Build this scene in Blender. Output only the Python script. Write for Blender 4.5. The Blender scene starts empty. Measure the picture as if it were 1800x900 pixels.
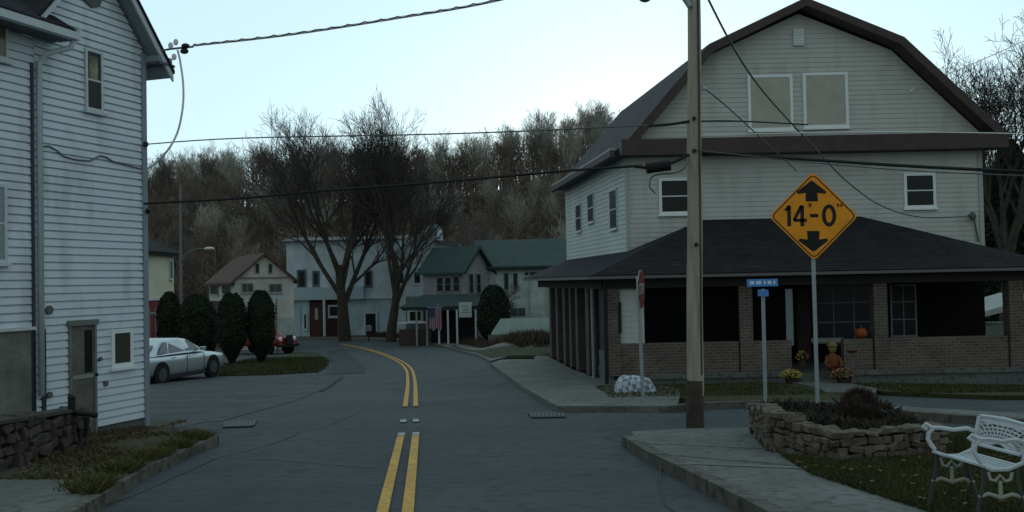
import bpy, bmesh, math, random
from mathutils import Vector, Matrix
R = math.radians
S = bpy.context.scene
COL = S.collection
random.seed(7)

# ---------------------------------------------------------------- camera
FPX = 1700.0                       # focal length in photo pixels (1800 wide)
ROLL = 0.021                       # camera leans clockwise
HORI = 494.5                       # horizon row at the middle of the frame
cd = bpy.data.cameras.new('camera'); cam = bpy.data.objects.new('camera', cd); COL.objects.link(cam)
cd.sensor_width = 36; cd.lens = FPX / 1800 * 36; cd.clip_start = 0.1; cd.clip_end = 3000
pitch = math.atan((HORI - 450) / FPX)
CM = Matrix.Rotation(R(90) + pitch, 3, 'X') @ Matrix.Rotation(-math.atan(ROLL), 3, 'Z')
cam.matrix_world = CM.to_4x4()
S.camera = cam
def ray(x, y): return CM @ Vector(((x - 900) / FPX, (450 - y) / FPX, -1))
def P(x, y, Y):
    r = ray(x, y); return r * (Y / r.y)

# ---------------------------------------------------------------- sky, sun, exposure
w = bpy.data.worlds.new('World'); S.world = w; w.use_nodes = True
nt = w.node_tree; nt.nodes.clear()
sky = nt.nodes.new('ShaderNodeTexSky'); sky.sky_type = 'NISHITA'; sky.sun_disc = False
SUN_EL, SUN_AZ = R(9), R(8)
sky.sun_elevation = SUN_EL; sky.sun_rotation = SUN_AZ; sky.air_density = 1.0; sky.dust_density = 0.4; sky.ozone_density = 3.0
hs = nt.nodes.new('ShaderNodeHueSaturation'); hs.inputs['Saturation'].default_value = 0.55
mx = nt.nodes.new('ShaderNodeMix'); mx.data_type = 'RGBA'; mx.inputs['Factor'].default_value = 0.62
mx.inputs['B'].default_value = (5.9, 8.6, 9.3, 1)
bg = nt.nodes.new('ShaderNodeBackground'); bg.inputs['Strength'].default_value = 0.125
wo = nt.nodes.new('ShaderNodeOutputWorld')
tcw = nt.nodes.new('ShaderNodeTexCoord'); spw = nt.nodes.new('ShaderNodeSeparateXYZ'); mrw = nt.nodes.new('ShaderNodeMapRange'); mul = nt.nodes.new('ShaderNodeVectorMath'); mul.operation = 'MULTIPLY'
tnt = nt.nodes.new('ShaderNodeMix'); tnt.data_type = 'RGBA'; tnt.inputs['A'].default_value = (.68, .60, .56, 1); tnt.inputs['B'].default_value = (1.0, 1.0, 1.0, 1)
mrw.interpolation_type = 'SMOOTHSTEP'
for k_, v_ in (('From Min', -.2), ('From Max', .92), ('To Min', 0.0), ('To Max', 1.0)): mrw.inputs[k_].default_value = v_   # dusk: the western sky ahead is the bright one
nt.links.new(tcw.outputs['Generated'], spw.inputs[0]); nt.links.new(spw.outputs['Y'], mrw.inputs['Value'])
nt.links.new(sky.outputs[0], hs.inputs['Color']); nt.links.new(hs.outputs[0], mx.inputs['A'])
nt.links.new(mx.outputs['Result'], mul.inputs[0]); nt.links.new(mrw.outputs['Result'], tnt.inputs['Factor']); nt.links.new(tnt.outputs['Result'], mul.inputs[1]); nt.links.new(mul.outputs[0], bg.inputs[0]); nt.links.new(bg.outputs[0], wo.inputs[0])
sd = bpy.data.lights.new('sun', 'SUN'); sd.energy = 0.12; sd.angle = R(20); sd.color = (1, .9, .8)
sun = bpy.data.objects.new('sun', sd); COL.objects.link(sun)
sdir = Vector((math.sin(SUN_AZ) * math.cos(SUN_EL), math.cos(SUN_AZ) * math.cos(SUN_EL), math.sin(SUN_EL)))
sun.rotation_euler = sdir.to_track_quat('Z', 'Y').to_euler()
S.view_settings.view_transform = 'Standard'; S.view_settings.look = 'None'
S.view_settings.exposure = 0.08; S.view_settings.gamma = 1.0
S.render.engine = 'CYCLES'

# ---------------------------------------------------------------- materials
MATS = {}
def mat(name, col, rough=.7, scale=0, amt=.25, bump=0, metal=0, spec=.28, col2=None, stretch=None, detail=5, emit=None, bscale=None):
    if name in MATS: return MATS[name]
    m = bpy.data.materials.new(name); m.use_nodes = True; N = m.node_tree; b = N.nodes['Principled BSDF']
    b.inputs['Base Color'].default_value = (*col, 1); b.inputs['Roughness'].default_value = rough
    b.inputs['Metallic'].default_value = metal; b.inputs['Specular IOR Level'].default_value = spec
    if emit: b.inputs['Emission Color'].default_value = (*emit[:3], 1); b.inputs['Emission Strength'].default_value = emit[3]
    if scale:
        tc = N.nodes.new('ShaderNodeTexCoord'); mp = N.nodes.new('ShaderNodeMapping')
        if stretch: mp.inputs['Scale'].default_value = stretch
        no = N.nodes.new('ShaderNodeTexNoise'); no.inputs['Scale'].default_value = scale; no.inputs['Detail'].default_value = detail
        no.inputs['Roughness'].default_value = .65
        cr = N.nodes.new('ShaderNodeValToRGB'); cr.color_ramp.elements[0].position = .3; cr.color_ramp.elements[1].position = .72
        c2 = col2 or tuple(min(1, c * (1 + amt)) for c in col)
        c1 = col if col2 else tuple(c * (1 - amt) for c in col)
        cr.color_ramp.elements[0].color = (*c1, 1); cr.color_ramp.elements[1].color = (*c2, 1)
        L = N.links
        L.new(tc.outputs['Object'], mp.inputs[0]); L.new(mp.outputs[0], no.inputs['Vector']); L.new(no.outputs['Fac'], cr.inputs[0])
        L.new(cr.outputs[0], b.inputs['Base Color'])
        if bump:
            bn = N.nodes.new('ShaderNodeBump'); bn.inputs['Strength'].default_value = bump; bn.inputs['Distance'].default_value = .03
            if bscale:
                n2 = N.nodes.new('ShaderNodeTexNoise'); n2.inputs['Scale'].default_value = bscale; n2.inputs['Detail'].default_value = 4
                L.new(mp.outputs[0], n2.inputs['Vector']); L.new(n2.outputs['Fac'], bn.inputs['Height'])
            else: L.new(no.outputs['Fac'], bn.inputs['Height'])
            L.new(bn.outputs[0], b.inputs['Normal'])
    MATS[name] = m; return m
def twonoise(name, c1, c2, c3, s1, s2, rough=.85, bump=.3, stretch=None):
    m = mat(name, c1, rough, s1, col2=c2, bump=bump, bscale=s2, stretch=stretch)
    N = m.node_tree; b = N.nodes['Principled BSDF']; L = N.links
    src = b.inputs['Base Color'].links[0].from_socket
    mp = [n for n in N.nodes if n.type == 'MAPPING'][0]
    n2 = N.nodes.new('ShaderNodeTexNoise'); n2.inputs['Scale'].default_value = s2; n2.inputs['Detail'].default_value = 6
    cr = N.nodes.new('ShaderNodeValToRGB'); cr.color_ramp.elements[0].position = .5; cr.color_ramp.elements[1].position = .68
    mi = N.nodes.new('ShaderNodeMix'); mi.data_type = 'RGBA'; mi.inputs['B'].default_value = (*c3, 1)
    L.new(mp.outputs[0], n2.inputs['Vector']); L.new(n2.outputs['Fac'], cr.inputs[0]); L.new(cr.outputs[0], mi.inputs['Factor'])
    L.new(src, mi.inputs['A']); L.new(mi.outputs['Result'], b.inputs['Base Color'])
    return m
def brickmat(name, c1, c2, mortar, bw=.21, bh=.075, gap=.012, vec=None):
    m = bpy.data.materials.new(name); m.use_nodes = True; N = m.node_tree; b = N.nodes['Principled BSDF']; L = N.links
    b.inputs['Roughness'].default_value = .9
    tc = N.nodes.new('ShaderNodeTexCoord'); sp = N.nodes.new('ShaderNodeSeparateXYZ'); ad = N.nodes.new('ShaderNodeMath'); cb = N.nodes.new('ShaderNodeCombineXYZ')
    L.new(tc.outputs['Object'], sp.inputs[0]); L.new(sp.outputs['X'], ad.inputs[0]); L.new(sp.outputs['Y'], ad.inputs[1])
    L.new(ad.outputs[0], cb.inputs['X']); L.new(sp.outputs['Z'], cb.inputs['Y'])
    br = N.nodes.new('ShaderNodeTexBrick'); br.inputs['Scale'].default_value = 1
    br.inputs['Brick Width'].default_value = bw; br.inputs['Row Height'].default_value = bh; br.inputs['Mortar Size'].default_value = gap
    br.inputs['Color1'].default_value = (*c1, 1); br.inputs['Color2'].default_value = (*c2, 1); br.inputs['Mortar'].default_value = (*mortar, 1)
    L.new(cb.outputs[0], br.inputs['Vector'])
    no = N.nodes.new('ShaderNodeTexNoise'); no.inputs['Scale'].default_value = 2.2; no.inputs['Detail'].default_value = 6
    L.new(tc.outputs['Object'], no.inputs['Vector'])
    mm = N.nodes.new('ShaderNodeMix'); mm.data_type = 'RGBA'; mm.blend_type = 'OVERLAY'; mm.inputs['Factor'].default_value = .5
    L.new(br.outputs['Color'], mm.inputs['A']); L.new(no.outputs['Fac'], mm.inputs['B']); L.new(mm.outputs['Result'], b.inputs['Base Color'])
    bn = N.nodes.new('ShaderNodeBump'); bn.inputs['Strength'].default_value = .5; bn.inputs['Distance'].default_value = .01; bn.invert = True
    L.new(br.outputs['Fac'], bn.inputs['Height']); L.new(bn.outputs[0], b.inputs['Normal'])
    MATS[name] = m; return m

white_siding = twonoise('white_siding', (.58, .65, .71), (.66, .73, .79), (.49, .545, .58), .9, 2.6, .5, 0, (1, 1, .3))
grey_siding = twonoise('grey_siding', (.475, .485, .455), (.525, .535, .50), (.42, .43, .40), .8, 2.2, .55, 0, (1, 1, .3))
white_trim = mat('white_trim', (.52, .57, .60), .5, 3, .08)
brown_trim = mat('brown_trim', (.060, .043, .043), .6, 4, .2)
dark_shingle = brickmat('dark_shingle', (.030, .029, .034), (.020, .020, .024), (.010, .010, .012), .32, .062, .008)
side_shingle = brickmat('side_shingle', (.085, .080, .092), (.060, .058, .068), (.035, .034, .04), .32, .075, .010)
for q_ in (dark_shingle, side_shingle): q_.node_tree.nodes['Principled BSDF'].inputs['Specular IOR Level'].default_value = .12
glass = mat('glass', (.008, .010, .012), .12, spec=.5)
dull_glass = mat('dull_glass', (.006, .008, .010), .35, spec=.3)
pane_tint = mat('curtain_glass', (.38, .37, .31), .25, 2.5, .12)
warm_glass = mat('warm_glass', (.30, .26, .15), .1, 5, col2=(.02, .03, .03))
brick = brickmat('porch_brick', (.125, .088, .068), (.075, .058, .050), (.15, .135, .12))
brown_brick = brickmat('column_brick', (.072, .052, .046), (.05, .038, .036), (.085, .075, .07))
concrete = twonoise('concrete', (.085, .088, .085), (.165, .170, .16), (.065, .068, .066), .9, 9, bump=.35)
old_concrete = twonoise('old_concrete', (.10, .11, .11), (.15, .155, .15), (.07, .075, .07), 1.1, 9, bump=.3)
asphalt = twonoise('asphalt', (.036, .044, .050), (.066, .078, .086), (.029, .036, .041), .45, 5.5, .85, .6)
old_asphalt = twonoise('old_asphalt', (.036, .043, .050), (.085, .092, .098), (.026, .032, .036), .5, 5, .9, .5, stretch=(.5, 2.2, 1))
patch_asphalt = twonoise('patch_asphalt', (.026, .033, .038), (.033, .041, .047), (.022, .028, .032), .4, 20, .85, .4)
grass_mat = twonoise('grass', (.020, .028, .010), (.042, .046, .016), (.055, .046, .022), .7, 9, 1, .8)
weed_mat = twonoise('weed_soil', (.040, .040, .020), (.075, .066, .035), (.025, .024, .014), 1.3, 8, 1, .9)
yellow_paint = twonoise('yellow_paint', (.50, .26, .03), (.62, .36, .05), (.28, .19, .07), 1.2, 14, .7, .2)
white_paint = mat('white_paint', (.33, .36, .36), .7, 6, .3)
wood_pole = mat('pole_wood', (.22, .20, .16), .9, 3, col2=(.42, .385, .32), bump=.6, stretch=(5, 5, .35))
metal_grey = mat('galvanised', (.32, .36, .38), .45, 8, .1, metal=.5)
black_metal = mat('black_metal', (.012, .012, .013), .5)
wire_mat = mat('wire', (.015, .016, .018), .6)
wire_pale_halo = mat('wire_pale_halo', (.75, .77, .78), .6)  # pale colour paints in the sky's overexposed halo on the cables
bark = mat('bark', (.050, .044, .036), .95, 3, .35, bump=.5)
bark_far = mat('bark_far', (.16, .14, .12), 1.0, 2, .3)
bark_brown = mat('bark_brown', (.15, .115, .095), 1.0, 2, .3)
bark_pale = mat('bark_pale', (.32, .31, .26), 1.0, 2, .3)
hill_mat = twonoise('hill_floor', (.05, .038, .03), (.09, .066, .05), (.035, .035, .025), .06, .5, 1, .5)
conifer_mat = mat('arborvitae', (.008, .014, .007), .95, 3, col2=(.026, .036, .018))
dark_leaf = mat('dark_leaf', (.016, .024, .014), .95, 6, .4)
stone = mat('stone', (.05, .042, .034), .95, 7, .5, bump=.9, col2=(.19, .155, .12))
dark_stone = mat('dark_stone', (.030, .025, .024), .95, 5, bump=.7, col2=(.085, .065, .06))
soil = mat('soil', (.025, .020, .016), 1, 8, .5, bump=.6)
bench_paint = mat('bench_paint', (.50, .54, .57), .45, 9, .1)

# ---------------------------------------------------------------- terrain
def zroad(Y):
    pts = [(-60, .5), (0, -1.5), (30, -3.0), (38, -3.34), (45, -3.6), (62, -4.15), (75, -4.45), (100, -4.8), (130, -5.0), (3000, -5.0)]
    if Y <= pts[0][0]: return pts[0][1]
    for (a, za), (b, zb) in zip(pts, pts[1:]):
        if Y <= b: return za + (zb - za) * (Y - a) / (b - a)
    return -5
def ss(a, b, x):
    t = max(0, min(1, (x - a) / (b - a))); return t * t * (3 - 2 * t)
def zg(X, Y):
    z = zroad(Y)
    if 17 < Y < 60 and X > -3:
        k = ss(-1.5 - .06 * (Y - 24), 2.0 - .06 * (Y - 24), X) * (1 - ss(44, 58, Y)) * ss(22, 25, Y)
        z = z + max(0, -2.70 - z) * k
        z -= .035 * max(0, X - 6.5) * ss(17, 24, Y) * (1 - ss(40, 60, Y))
    z -= .16 * ss(-5.4, -6.2, X) * ss(11, 16, Y) * (1 - ss(20, 30, Y)) if X < -5 else 0
    return z
def G(x, y, off=0.0):              # where the view ray through a photo pixel meets the ground
    r = ray(x, y); r = r / r.y; Y = 3.0
    while Y < 400:
        if r.z * Y < zg(r.x * Y, Y) + off: break
        Y += .05
    return Vector((r.x * Y, Y, zg(r.x * Y, Y) + off))

# ---------------------------------------------------------------- helpers
def wloc(o):
    v = Vector((0, 0, 0))
    while o: v += o.location; o = o.parent
    return v
def tag(o, label=None, cat=None, group=None, kind=None):
    if label: o['label'] = label
    if cat: o['category'] = cat
    if group: o['group'] = group
    if kind: o['kind'] = kind
    return o
def thing(name, label, cat, loc, group=None):
    o = bpy.data.objects.new(name, None); COL.objects.link(o); o.location = loc; o.empty_display_size = .2
    return tag(o, label, cat, group)
class MB:
    def __init__(s): s.v = []; s.f = []; s.smooth = False
    def add(s, vs, fs):
        n = len(s.v); s.v += [Vector(v) for v in vs]; s.f += [tuple(i + n for i in f) for f in fs]; return s
    def hexa(s, c):                # 8 corners: bottom ring 4, top ring 4
        return s.add(c, [(3, 2, 1, 0), (4, 5, 6, 7), (0, 1, 5, 4), (1, 2, 6, 5), (2, 3, 7, 6), (3, 0, 4, 7)])
    def box(s, a, b):
        x0, y0, z0 = a; x1, y1, z1 = b
        return s.hexa([(x0, y0, z0), (x1, y0, z0), (x1, y1, z0), (x0, y1, z0), (x0, y0, z1), (x1, y0, z1), (x1, y1, z1), (x0, y1, z1)])
    def obox(s, c, ax, ay, az):    # oriented box: centre, half vectors
        c = Vector(c); ax = Vector(ax); ay = Vector(ay); az = Vector(az)
        return s.hexa([c - ax - ay - az, c + ax - ay - az, c + ax + ay - az, c - ax + ay - az, c - ax - ay + az, c + ax - ay + az, c + ax + ay + az, c - ax + ay + az])
    def tube(s, pts, rs, k=8, cap=True):
        pts = [Vector(p) for p in pts]
        if not isinstance(rs, (list, tuple)): rs = [rs] * len(pts)
        n0 = len(s.v); up = None
        for i, p in enumerate(pts):
            d = (pts[min(i + 1, len(pts) - 1)] - pts[max(i - 1, 0)]).normalized()
            if up is None: up = d.orthogonal().normalized()
            up = (up - d * up.dot(d)); up = up.normalized() if up.length > 1e-6 else d.orthogonal().normalized()
            sd_ = d.cross(up)
            for j in range(k):
                a = 2 * math.pi * j / k
                s.v.append(p + (up * math.cos(a) + sd_ * math.sin(a)) * rs[i])
        for i in range(len(pts) - 1):
            for j in range(k):
                a = n0 + i * k + j; b = n0 + i * k + (j + 1) % k
                s.f.append((a, b, b + k, a + k))
        if cap:
            s.f.append(tuple(n0 + j for j in reversed(range(k)))); s.f.append(tuple(n0 + (len(pts) - 1) * k + j for j in range(k)))
        return s
    def prism(s, poly, off):       # poly: 3D loop, off: extrusion vector
        poly = [Vector(p) for p in poly]; off = Vector(off); n = len(poly)
        return s.add(poly + [p + off for p in poly], [tuple(reversed(range(n))), tuple(range(n, 2 * n))] + [(i, (i + 1) % n, (i + 1) % n + n, i + n) for i in range(n)])
    def blob(s, c, r, seg=10, rings=7, jit=0, rnd=random):
        c = Vector(c); n0 = len(s.v)
        for i in range(rings + 1):
            th = math.pi * i / rings
            for j in range(seg):
                ph = 2 * math.pi * j / seg; k = 1 + rnd.uniform(-jit, jit)
                s.v.append(c + Vector((r[0] * math.sin(th) * math.cos(ph) * k, r[1] * math.sin(th) * math.sin(ph) * k, r[2] * math.cos(th) * k)))
        for i in range(rings):
            for j in range(seg):
                a = n0 + i * seg + j; b = n0 + i * seg + (j + 1) % seg
                s.f.append((a, a + seg, b + seg, b))
        return s
    def build(s, name, m, parent=None, base=None, bevel=0):
        if parent is not None: off = wloc(parent)
        elif base is not None: off = Vector(base)
        else:
            xs = [v.x for v in s.v]; ys = [v.y for v in s.v]
            off = Vector(((min(xs) + max(xs)) / 2, (min(ys) + max(ys)) / 2, min(v.z for v in s.v)))
        me = bpy.data.meshes.new(name); me.from_pydata([v - off for v in s.v], [], s.f); me.update()
        me.materials.append(m)
        if s.smooth:
            for p in me.polygons: p.use_smooth = True
        o = bpy.data.objects.new(name, me); COL.objects.link(o)
        if parent is not None: o.parent = parent
        else: o.location = off
        if bevel:
            b = o.modifiers.new('bevel', 'BEVEL'); b.width = bevel; b.segments = 2; b.limit_method = 'ANGLE'
        return o
def struct(o): o['kind'] = 'structure'; return o
def copy_tree(o, parent=None):
    c = o.copy(); COL.objects.link(c)
    if parent is not None: c.parent = parent
    for ch in list(o.children): copy_tree(ch, c)
    return c

def drape(name, poly, m, off=0.0, skirt=0.0, step=1.0, smooth=False):   # a sheet that follows the ground
    bm = bmesh.new()
    vs = [bm.verts.new((p[0], p[1], 0)) for p in poly]
    f = bm.faces.new(vs); bmesh.ops.recalc_face_normals(bm, faces=[f])
    if f.normal.z < 0: f.normal_flip()
    bmesh.ops.triangulate(bm, faces=[f])
    ys = [p[1] for p in poly]; xs = [p[0] for p in poly]
    def cut(co, no):
        bmesh.ops.bisect_plane(bm, geom=bm.verts[:] + bm.edges[:] + bm.faces[:], plane_co=co, plane_no=no)
    for y in YCUTS:
        if min(ys) < y < max(ys): cut((0, y, 0), (0, 1, 0))
    for x in XCUTS:
        if min(xs) < x < max(xs): cut((x, 0, 0), (1, 0, 0))
    for v in bm.verts: v.co.z = zg(v.co.x, v.co.y) + off
    if skirt:
        be = [e for e in bm.edges if len(e.link_faces) == 1]
        r = bmesh.ops.extrude_edge_only(bm, edges=be)
        for v in [g for g in r['geom'] if isinstance(g, bmesh.types.BMVert)]: v.co.z -= skirt
    c = Vector((sum(xs) / len(xs), sum(ys) / len(ys), 0)); c.z = zg(c.x, c.y)
    for v in bm.verts: v.co -= c
    me = bpy.data.meshes.new(name); bm.to_mesh(me); bm.free(); me.materials.append(m)
    o = bpy.data.objects.new(name, me); COL.objects.link(o); o.location = c
    o['kind'] = 'structure'
    return o
YCUTS = [-10, 0, 3, 6, 9, 11, 12, 13, 14, 15, 16, 17, 18, 19, 20, 21, 22, 23, 24, 25, 26, 28, 30, 32, 34, 36, 38, 40, 42, 45, 48, 52, 56, 60, 62, 66, 70, 75, 80, 90, 100, 115, 130]
XCUTS = [-6.2, -5.8, -5.4, -3, -2, -1, 0, 1, 2, 3, 5, 6.5, 10, 15, 25]
def wpts(lst, off=0.0): return [tuple(G(x, y, off)[:2]) for x, y in lst]

# ---------------------------------------------------------------- ground, hills
def hill_h(X, Y):
    ridge = 21 + 4 * ss(-5, 28, X) - 13 * ss(34, 56, X) + 2.0 * math.sin(X * .045 + 1) + 1.2 * math.sin(X * .11)
    start = 100 - 48 * ss(24, 60, X)
    return ridge * ss(start, start + 85, Y) + .10 * max(0, Y - start - 85) * ss(260, 200, Y)
def full_z(X, Y): return zg(X, Y) + hill_h(X, Y)
def build_ground():
    ys = sorted(set(YCUTS + [-40, -25, 105, 110, 120, 140, 150, 160, 170, 180, 190, 200, 220, 250, 300, 400, 700, 1500, 2800]))
    xs = sorted(set(XCUTS + list(range(-150, 160, 10)) + [-2500, -1200, -600, -300, -200, 200, 300, 600, 1200, 2500]))
    vs = []; fs = []; fm = []
    for y in ys:
        for x in xs: vs.append((x, y, full_z(x, y) - .07))
    n = len(xs)
    for i in range(len(ys) - 1):
        for j in range(n - 1):
            fs.append((i * n + j, i * n + j + 1, (i + 1) * n + j + 1, (i + 1) * n + j))
            fm.append(1 if (ys[i] >= 90 or (xs[j] > 24 and ys[i] >= 48) or abs(xs[j]) > 60) else 0)
    me = bpy.data.meshes.new('ground'); me.from_pydata(vs, [], fs); me.materials.append(grass_mat); me.materials.append(hill_mat)
    for p, k in zip(me.polygons, fm): p.material_index = k
    o = bpy.data.objects.new('ground', me); COL.objects.link(o); o['kind'] = 'structure'
build_ground()

# asphalt: the street, the side street and the car park's throat are one sheet, raised sheets lie on it
drape('road', [(-7.5, -20), (4.5, -20), (4.5, 8), (24, 9), (30, 26), (14, 21), (4, 20), (1.4, 24), (-1, 41), (-4, 60), (-9.5, 77), (-19, 90), (-60, 96), (-60, 66), (-26, 64), (-20, 50), (-24, 20), (-7.5, 14)], asphalt, 0.0, 0.1)
# car park
cp = drape('car_park', wpts([(262, 760), (385, 742), (520, 705), (560, 688), (600, 662), (560, 648), (400, 655), (385, 662)]) + [(-14, 40), (-30, 42), (-30, 16), (-7.6, 15.6)], old_asphalt, .008)
drape('asphalt_patch', wpts([(575, 618), (603, 612), (642, 645), (642, 656), (570, 659), (585, 645)]), patch_asphalt, .016)
drape('verge_left', wpts([(382, 662), (398, 642), (440, 634), (500, 627), (520, 620), (562, 622), (575, 640), (560, 655), (470, 660)]), grass_mat, .06, .1)
drape('asphalt_seam', wpts([(560, 688), (600, 662), (603, 664), (566, 690)]), patch_asphalt, .024)

# sealed cracks wandering over the asphalt
crk = random.Random(31); seam_mat = mat('tar_seam', (.016, .018, .020), .6, 4, .3)
for k_, (x_, y_, dx_, dy_, n_) in enumerate(((-3.6, 8, .15, 1, 14), (1.6, 6, -.05, 1, 9), (-5.2, 13, .9, .25, 9), (.3, 15.5, .95, .1, 8), (-2.2, 22, .9, -.1, 6), (-3.9, 27, .05, 1, 10), (-12, 22, 1, .15, 8), (-10, 28, .95, -.2, 7), (4, 17, 1, .05, 9), (-1, 10.5, -.9, .3, 5))):
    pts_ = [(x_, y_)]
    for _ in range(n_): pts_.append((pts_[-1][0] + dx_ * .8 + crk.uniform(-.22, .22), pts_[-1][1] + dy_ * .8 + crk.uniform(-.22, .22)))
    o_ = None
    def strip_(pts, wd):
        L = []; Q = []
        for i, p in enumerate(pts):
            a = Vector(pts[max(i - 1, 0)]); b = Vector(pts[min(i + 1, len(pts) - 1)]); d = (b - a).normalized(); n = Vector((-d.y, d.x)) * wd * crk.uniform(.6, 1.3)
            L.append(tuple(Vector(p) + n)); Q.append(tuple(Vector(p) - n))
        return drape('asphalt_crack', L + Q[::-1], seam_mat, .013)
    strip_(pts_, .009)

# yellow centre lines
def strip(pts, wd, name, m, off, lift=.02):
    L = []; Rr = []
    for i, p in enumerate(pts):
        a = Vector(pts[max(i - 1, 0)]); b = Vector(pts[min(i + 1, len(pts) - 1)]); d = (b - a).normalized(); n = Vector((-d.y, d.x))
        c = Vector(p) + n * off
        L.append(c + n * wd / 2); Rr.append(c - n * wd / 2)
    return drape(name, [tuple(v) for v in L] + [tuple(v) for v in reversed(Rr)], m, lift)
def cr_spline(pts, n=6):
    out = []
    for i in range(len(pts) - 1):
        p0, p1, p2, p3 = [Vector(pts[max(0, min(len(pts) - 1, i + k))]) for k in (-1, 0, 1, 2)]
        for k in range(n):
            t = k / n
            out.append(.5 * ((2 * p1) + (-p0 + p2) * t + (2 * p0 - 5 * p1 + 4 * p2 - p3) * t * t + (-p0 + 3 * p1 - 3 * p2 + p3) * t ** 3))
    out.append(Vector(pts[-1])); return out
def mid(a, b): return tuple((Vector(a) + Vector(b)) / 2)
n1 = wpts([(696, 895), (718, 766)]); d1 = (Vector(n1[0]) - Vector(n1[1])).normalized()
near_c = [tuple(Vector(n1[0]) + d1 * 14), n1[0], n1[1]]
far_c = cr_spline(wpts([(721.5, 716), (723, 670), (717, 648), (699, 634), (670, 622), (640, 613), (600, 605.5)]), 5)
for s_ in (-1, 1):
    strip(near_c, .10, 'centre_line', yellow_paint, s_ * .105)
    strip([tuple(v) for v in far_c], .10, 'centre_line', yellow_paint, s_ * .105)
    for yy in (741,):
        a = wpts([(720, yy + 2.5), (720, yy - 2)]); strip(a, .10, 'centre_line', white_paint, s_ * .105)
    a = wpts([(718, 768), (718.5, 763)]); strip(a, .10, 'centre_line', white_paint, s_ * .105, .026)

# right near corner: pavement, kerb, lawn
kb = wpts([(1092, 766), (1130, 790), (1240, 843), (1360, 905)], .13)
dk = (Vector(kb[-1]) - Vector(kb[-2])).normalized()
kb.append(tuple(Vector(kb[-1]) + dk * 9))
kerb_in = []
for i, p in enumerate(kb):
    a = Vector(kb[max(0, i - 1)]); b = Vector(kb[min(len(kb) - 1, i + 1)]); d = (b - a).normalized(); kerb_in.append(tuple(Vector(p) + Vector((-d.y, d.x)) * .16))
top_edge = wpts([(1092, 766), (1110, 758), (1222, 752), (1330, 751), (1362, 754)], .13)
kerb_mat = twonoise('kerb_mat', (.06, .055, .047), (.15, .14, .12), (.035, .034, .03), 1.5, 8, .9, .4)
drape('kerb', kb + kerb_in[::-1], kerb_mat, .13, .2)
drape('pavement', [kerb_in[0]] + top_edge[1:] + wpts([(1362, 792), (1425, 832), (1660, 905)], .13) + [(3.4, -6), kerb_in[-1]] + kerb_in[-2:0:-1], concrete, .125, .2)
drape('lawn', wpts([(1362, 754), (1450, 757)], .13) + [(9.0, 12.4), (14, 11), (14, -4), (3.45, -4)] + wpts([(1660, 905), (1425, 832), (1362, 792)], .13), grass_mat, .14, .2)
for a, b in (((1118, 796), (1430, 821)), ((1100, 778), (1372, 790))):
    q = wpts([a, b], .13); strip(q, .02, 'pavement_joint', soil, 0, .132)
q = wpts([(1205, 815), (1420, 823)], .13); strip(q, .14, 'pavement_slab_edge', mat('pale_slab', (.15, .145, .13), .9, 6, .2), .0, .131)

# far corner of the side street
kerb2 = wpts([(1180, 714), (1250, 708), (1340, 705), (1437, 706), (1500, 706), (1560, 721), (1680, 730), (1800, 737), (1900, 742)], .12)
lawn2 = wpts([(1040, 694), (1075, 702), (1140, 708), (1180, 709), (1250, 703), (1340, 700), (1437, 701), (1452, 690), (1400, 684)], .12)
side_in = []
drape('pavement_far', wpts([(980, 713), (1060, 713), (1150, 713), (1190, 712)], .12) + [(3.6, 21), (3.6, 22.6), (2.5, 24.5), (1.7, 28), (.9, 36)] + wpts([(938, 632), (880, 633), (862, 639), (898, 665)], .1), concrete, .11, .2)
drape('kerb', kerb2 + [(p[0] + .02, p[1] + .22) for p in kerb2[::-1]], kerb_mat, .12, .25)
drape('lawn', [(1.9, 20.2), (2.6, 19.3), (3.4, 19.0)] + [(p[0], p[1] + .22) for p in kerb2[1:5]] + [(6.9, 21.8), (6.6, 23.3), (2.2, 23.4)], grass_mat, .10, .1)
drape('garden_path', [(6.2, 19.3), (7.1, 19.1), (7.6, 20.4), (7.9, 23.2), (6.5, 23.2), (6.55, 21)], concrete, .13, .2)
drape('lawn', [(7.6, 19.9), (9.0, 18.2), (11.5, 17.6), (22, 17.0), (30, 20), (30, 50), (15, 50), (15, 24), (7.9, 23.4)], grass_mat, .09, .1)
path2 = [(p[0], p[1] + .22) for p in kerb2[4:]]
drape('footway_right', path2 + [(p[0] + .1, p[1] + 1.0) for p in path2[::-1]], concrete, .125, .2)
# verge and kerb round the bend
kb3 = cr_spline(wpts([(862, 639), (830, 624), (790, 613), (745, 604), (700, 600), (650, 597.5), (600, 596)], .0), 3)
kb3 = [tuple(v) for v in kb3] + [(-30, 86), (-60, 88)]
out3 = []
for i, p in enumerate(kb3):
    a = Vector(kb3[max(0, i - 1)]); b = Vector(kb3[min(len(kb3) - 1, i + 1)]); d = (b - a).normalized(); out3.append(Vector(p) + Vector((d.y, -d.x)) * 1)
drape('footway_bend', kb3 + [tuple(Vector(k) + (o - Vector(k)) * 1.3) for k, o in zip(kb3, out3)][::-1], concrete, .10, .2)
drape('verge_bend', [tuple(Vector(k) + (o - Vector(k)) * 1.3) for k, o in zip(kb3, out3)] + [(-60, 100), (-5, 100), (14, 60), (1.2, 42)], weed_mat, .09, .2)
drape('lawn', wpts([(862, 634), (960, 632), (962, 619), (850, 619), (800, 610), (790, 611), (830, 622)]), grass_mat, .12, .1)

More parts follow.
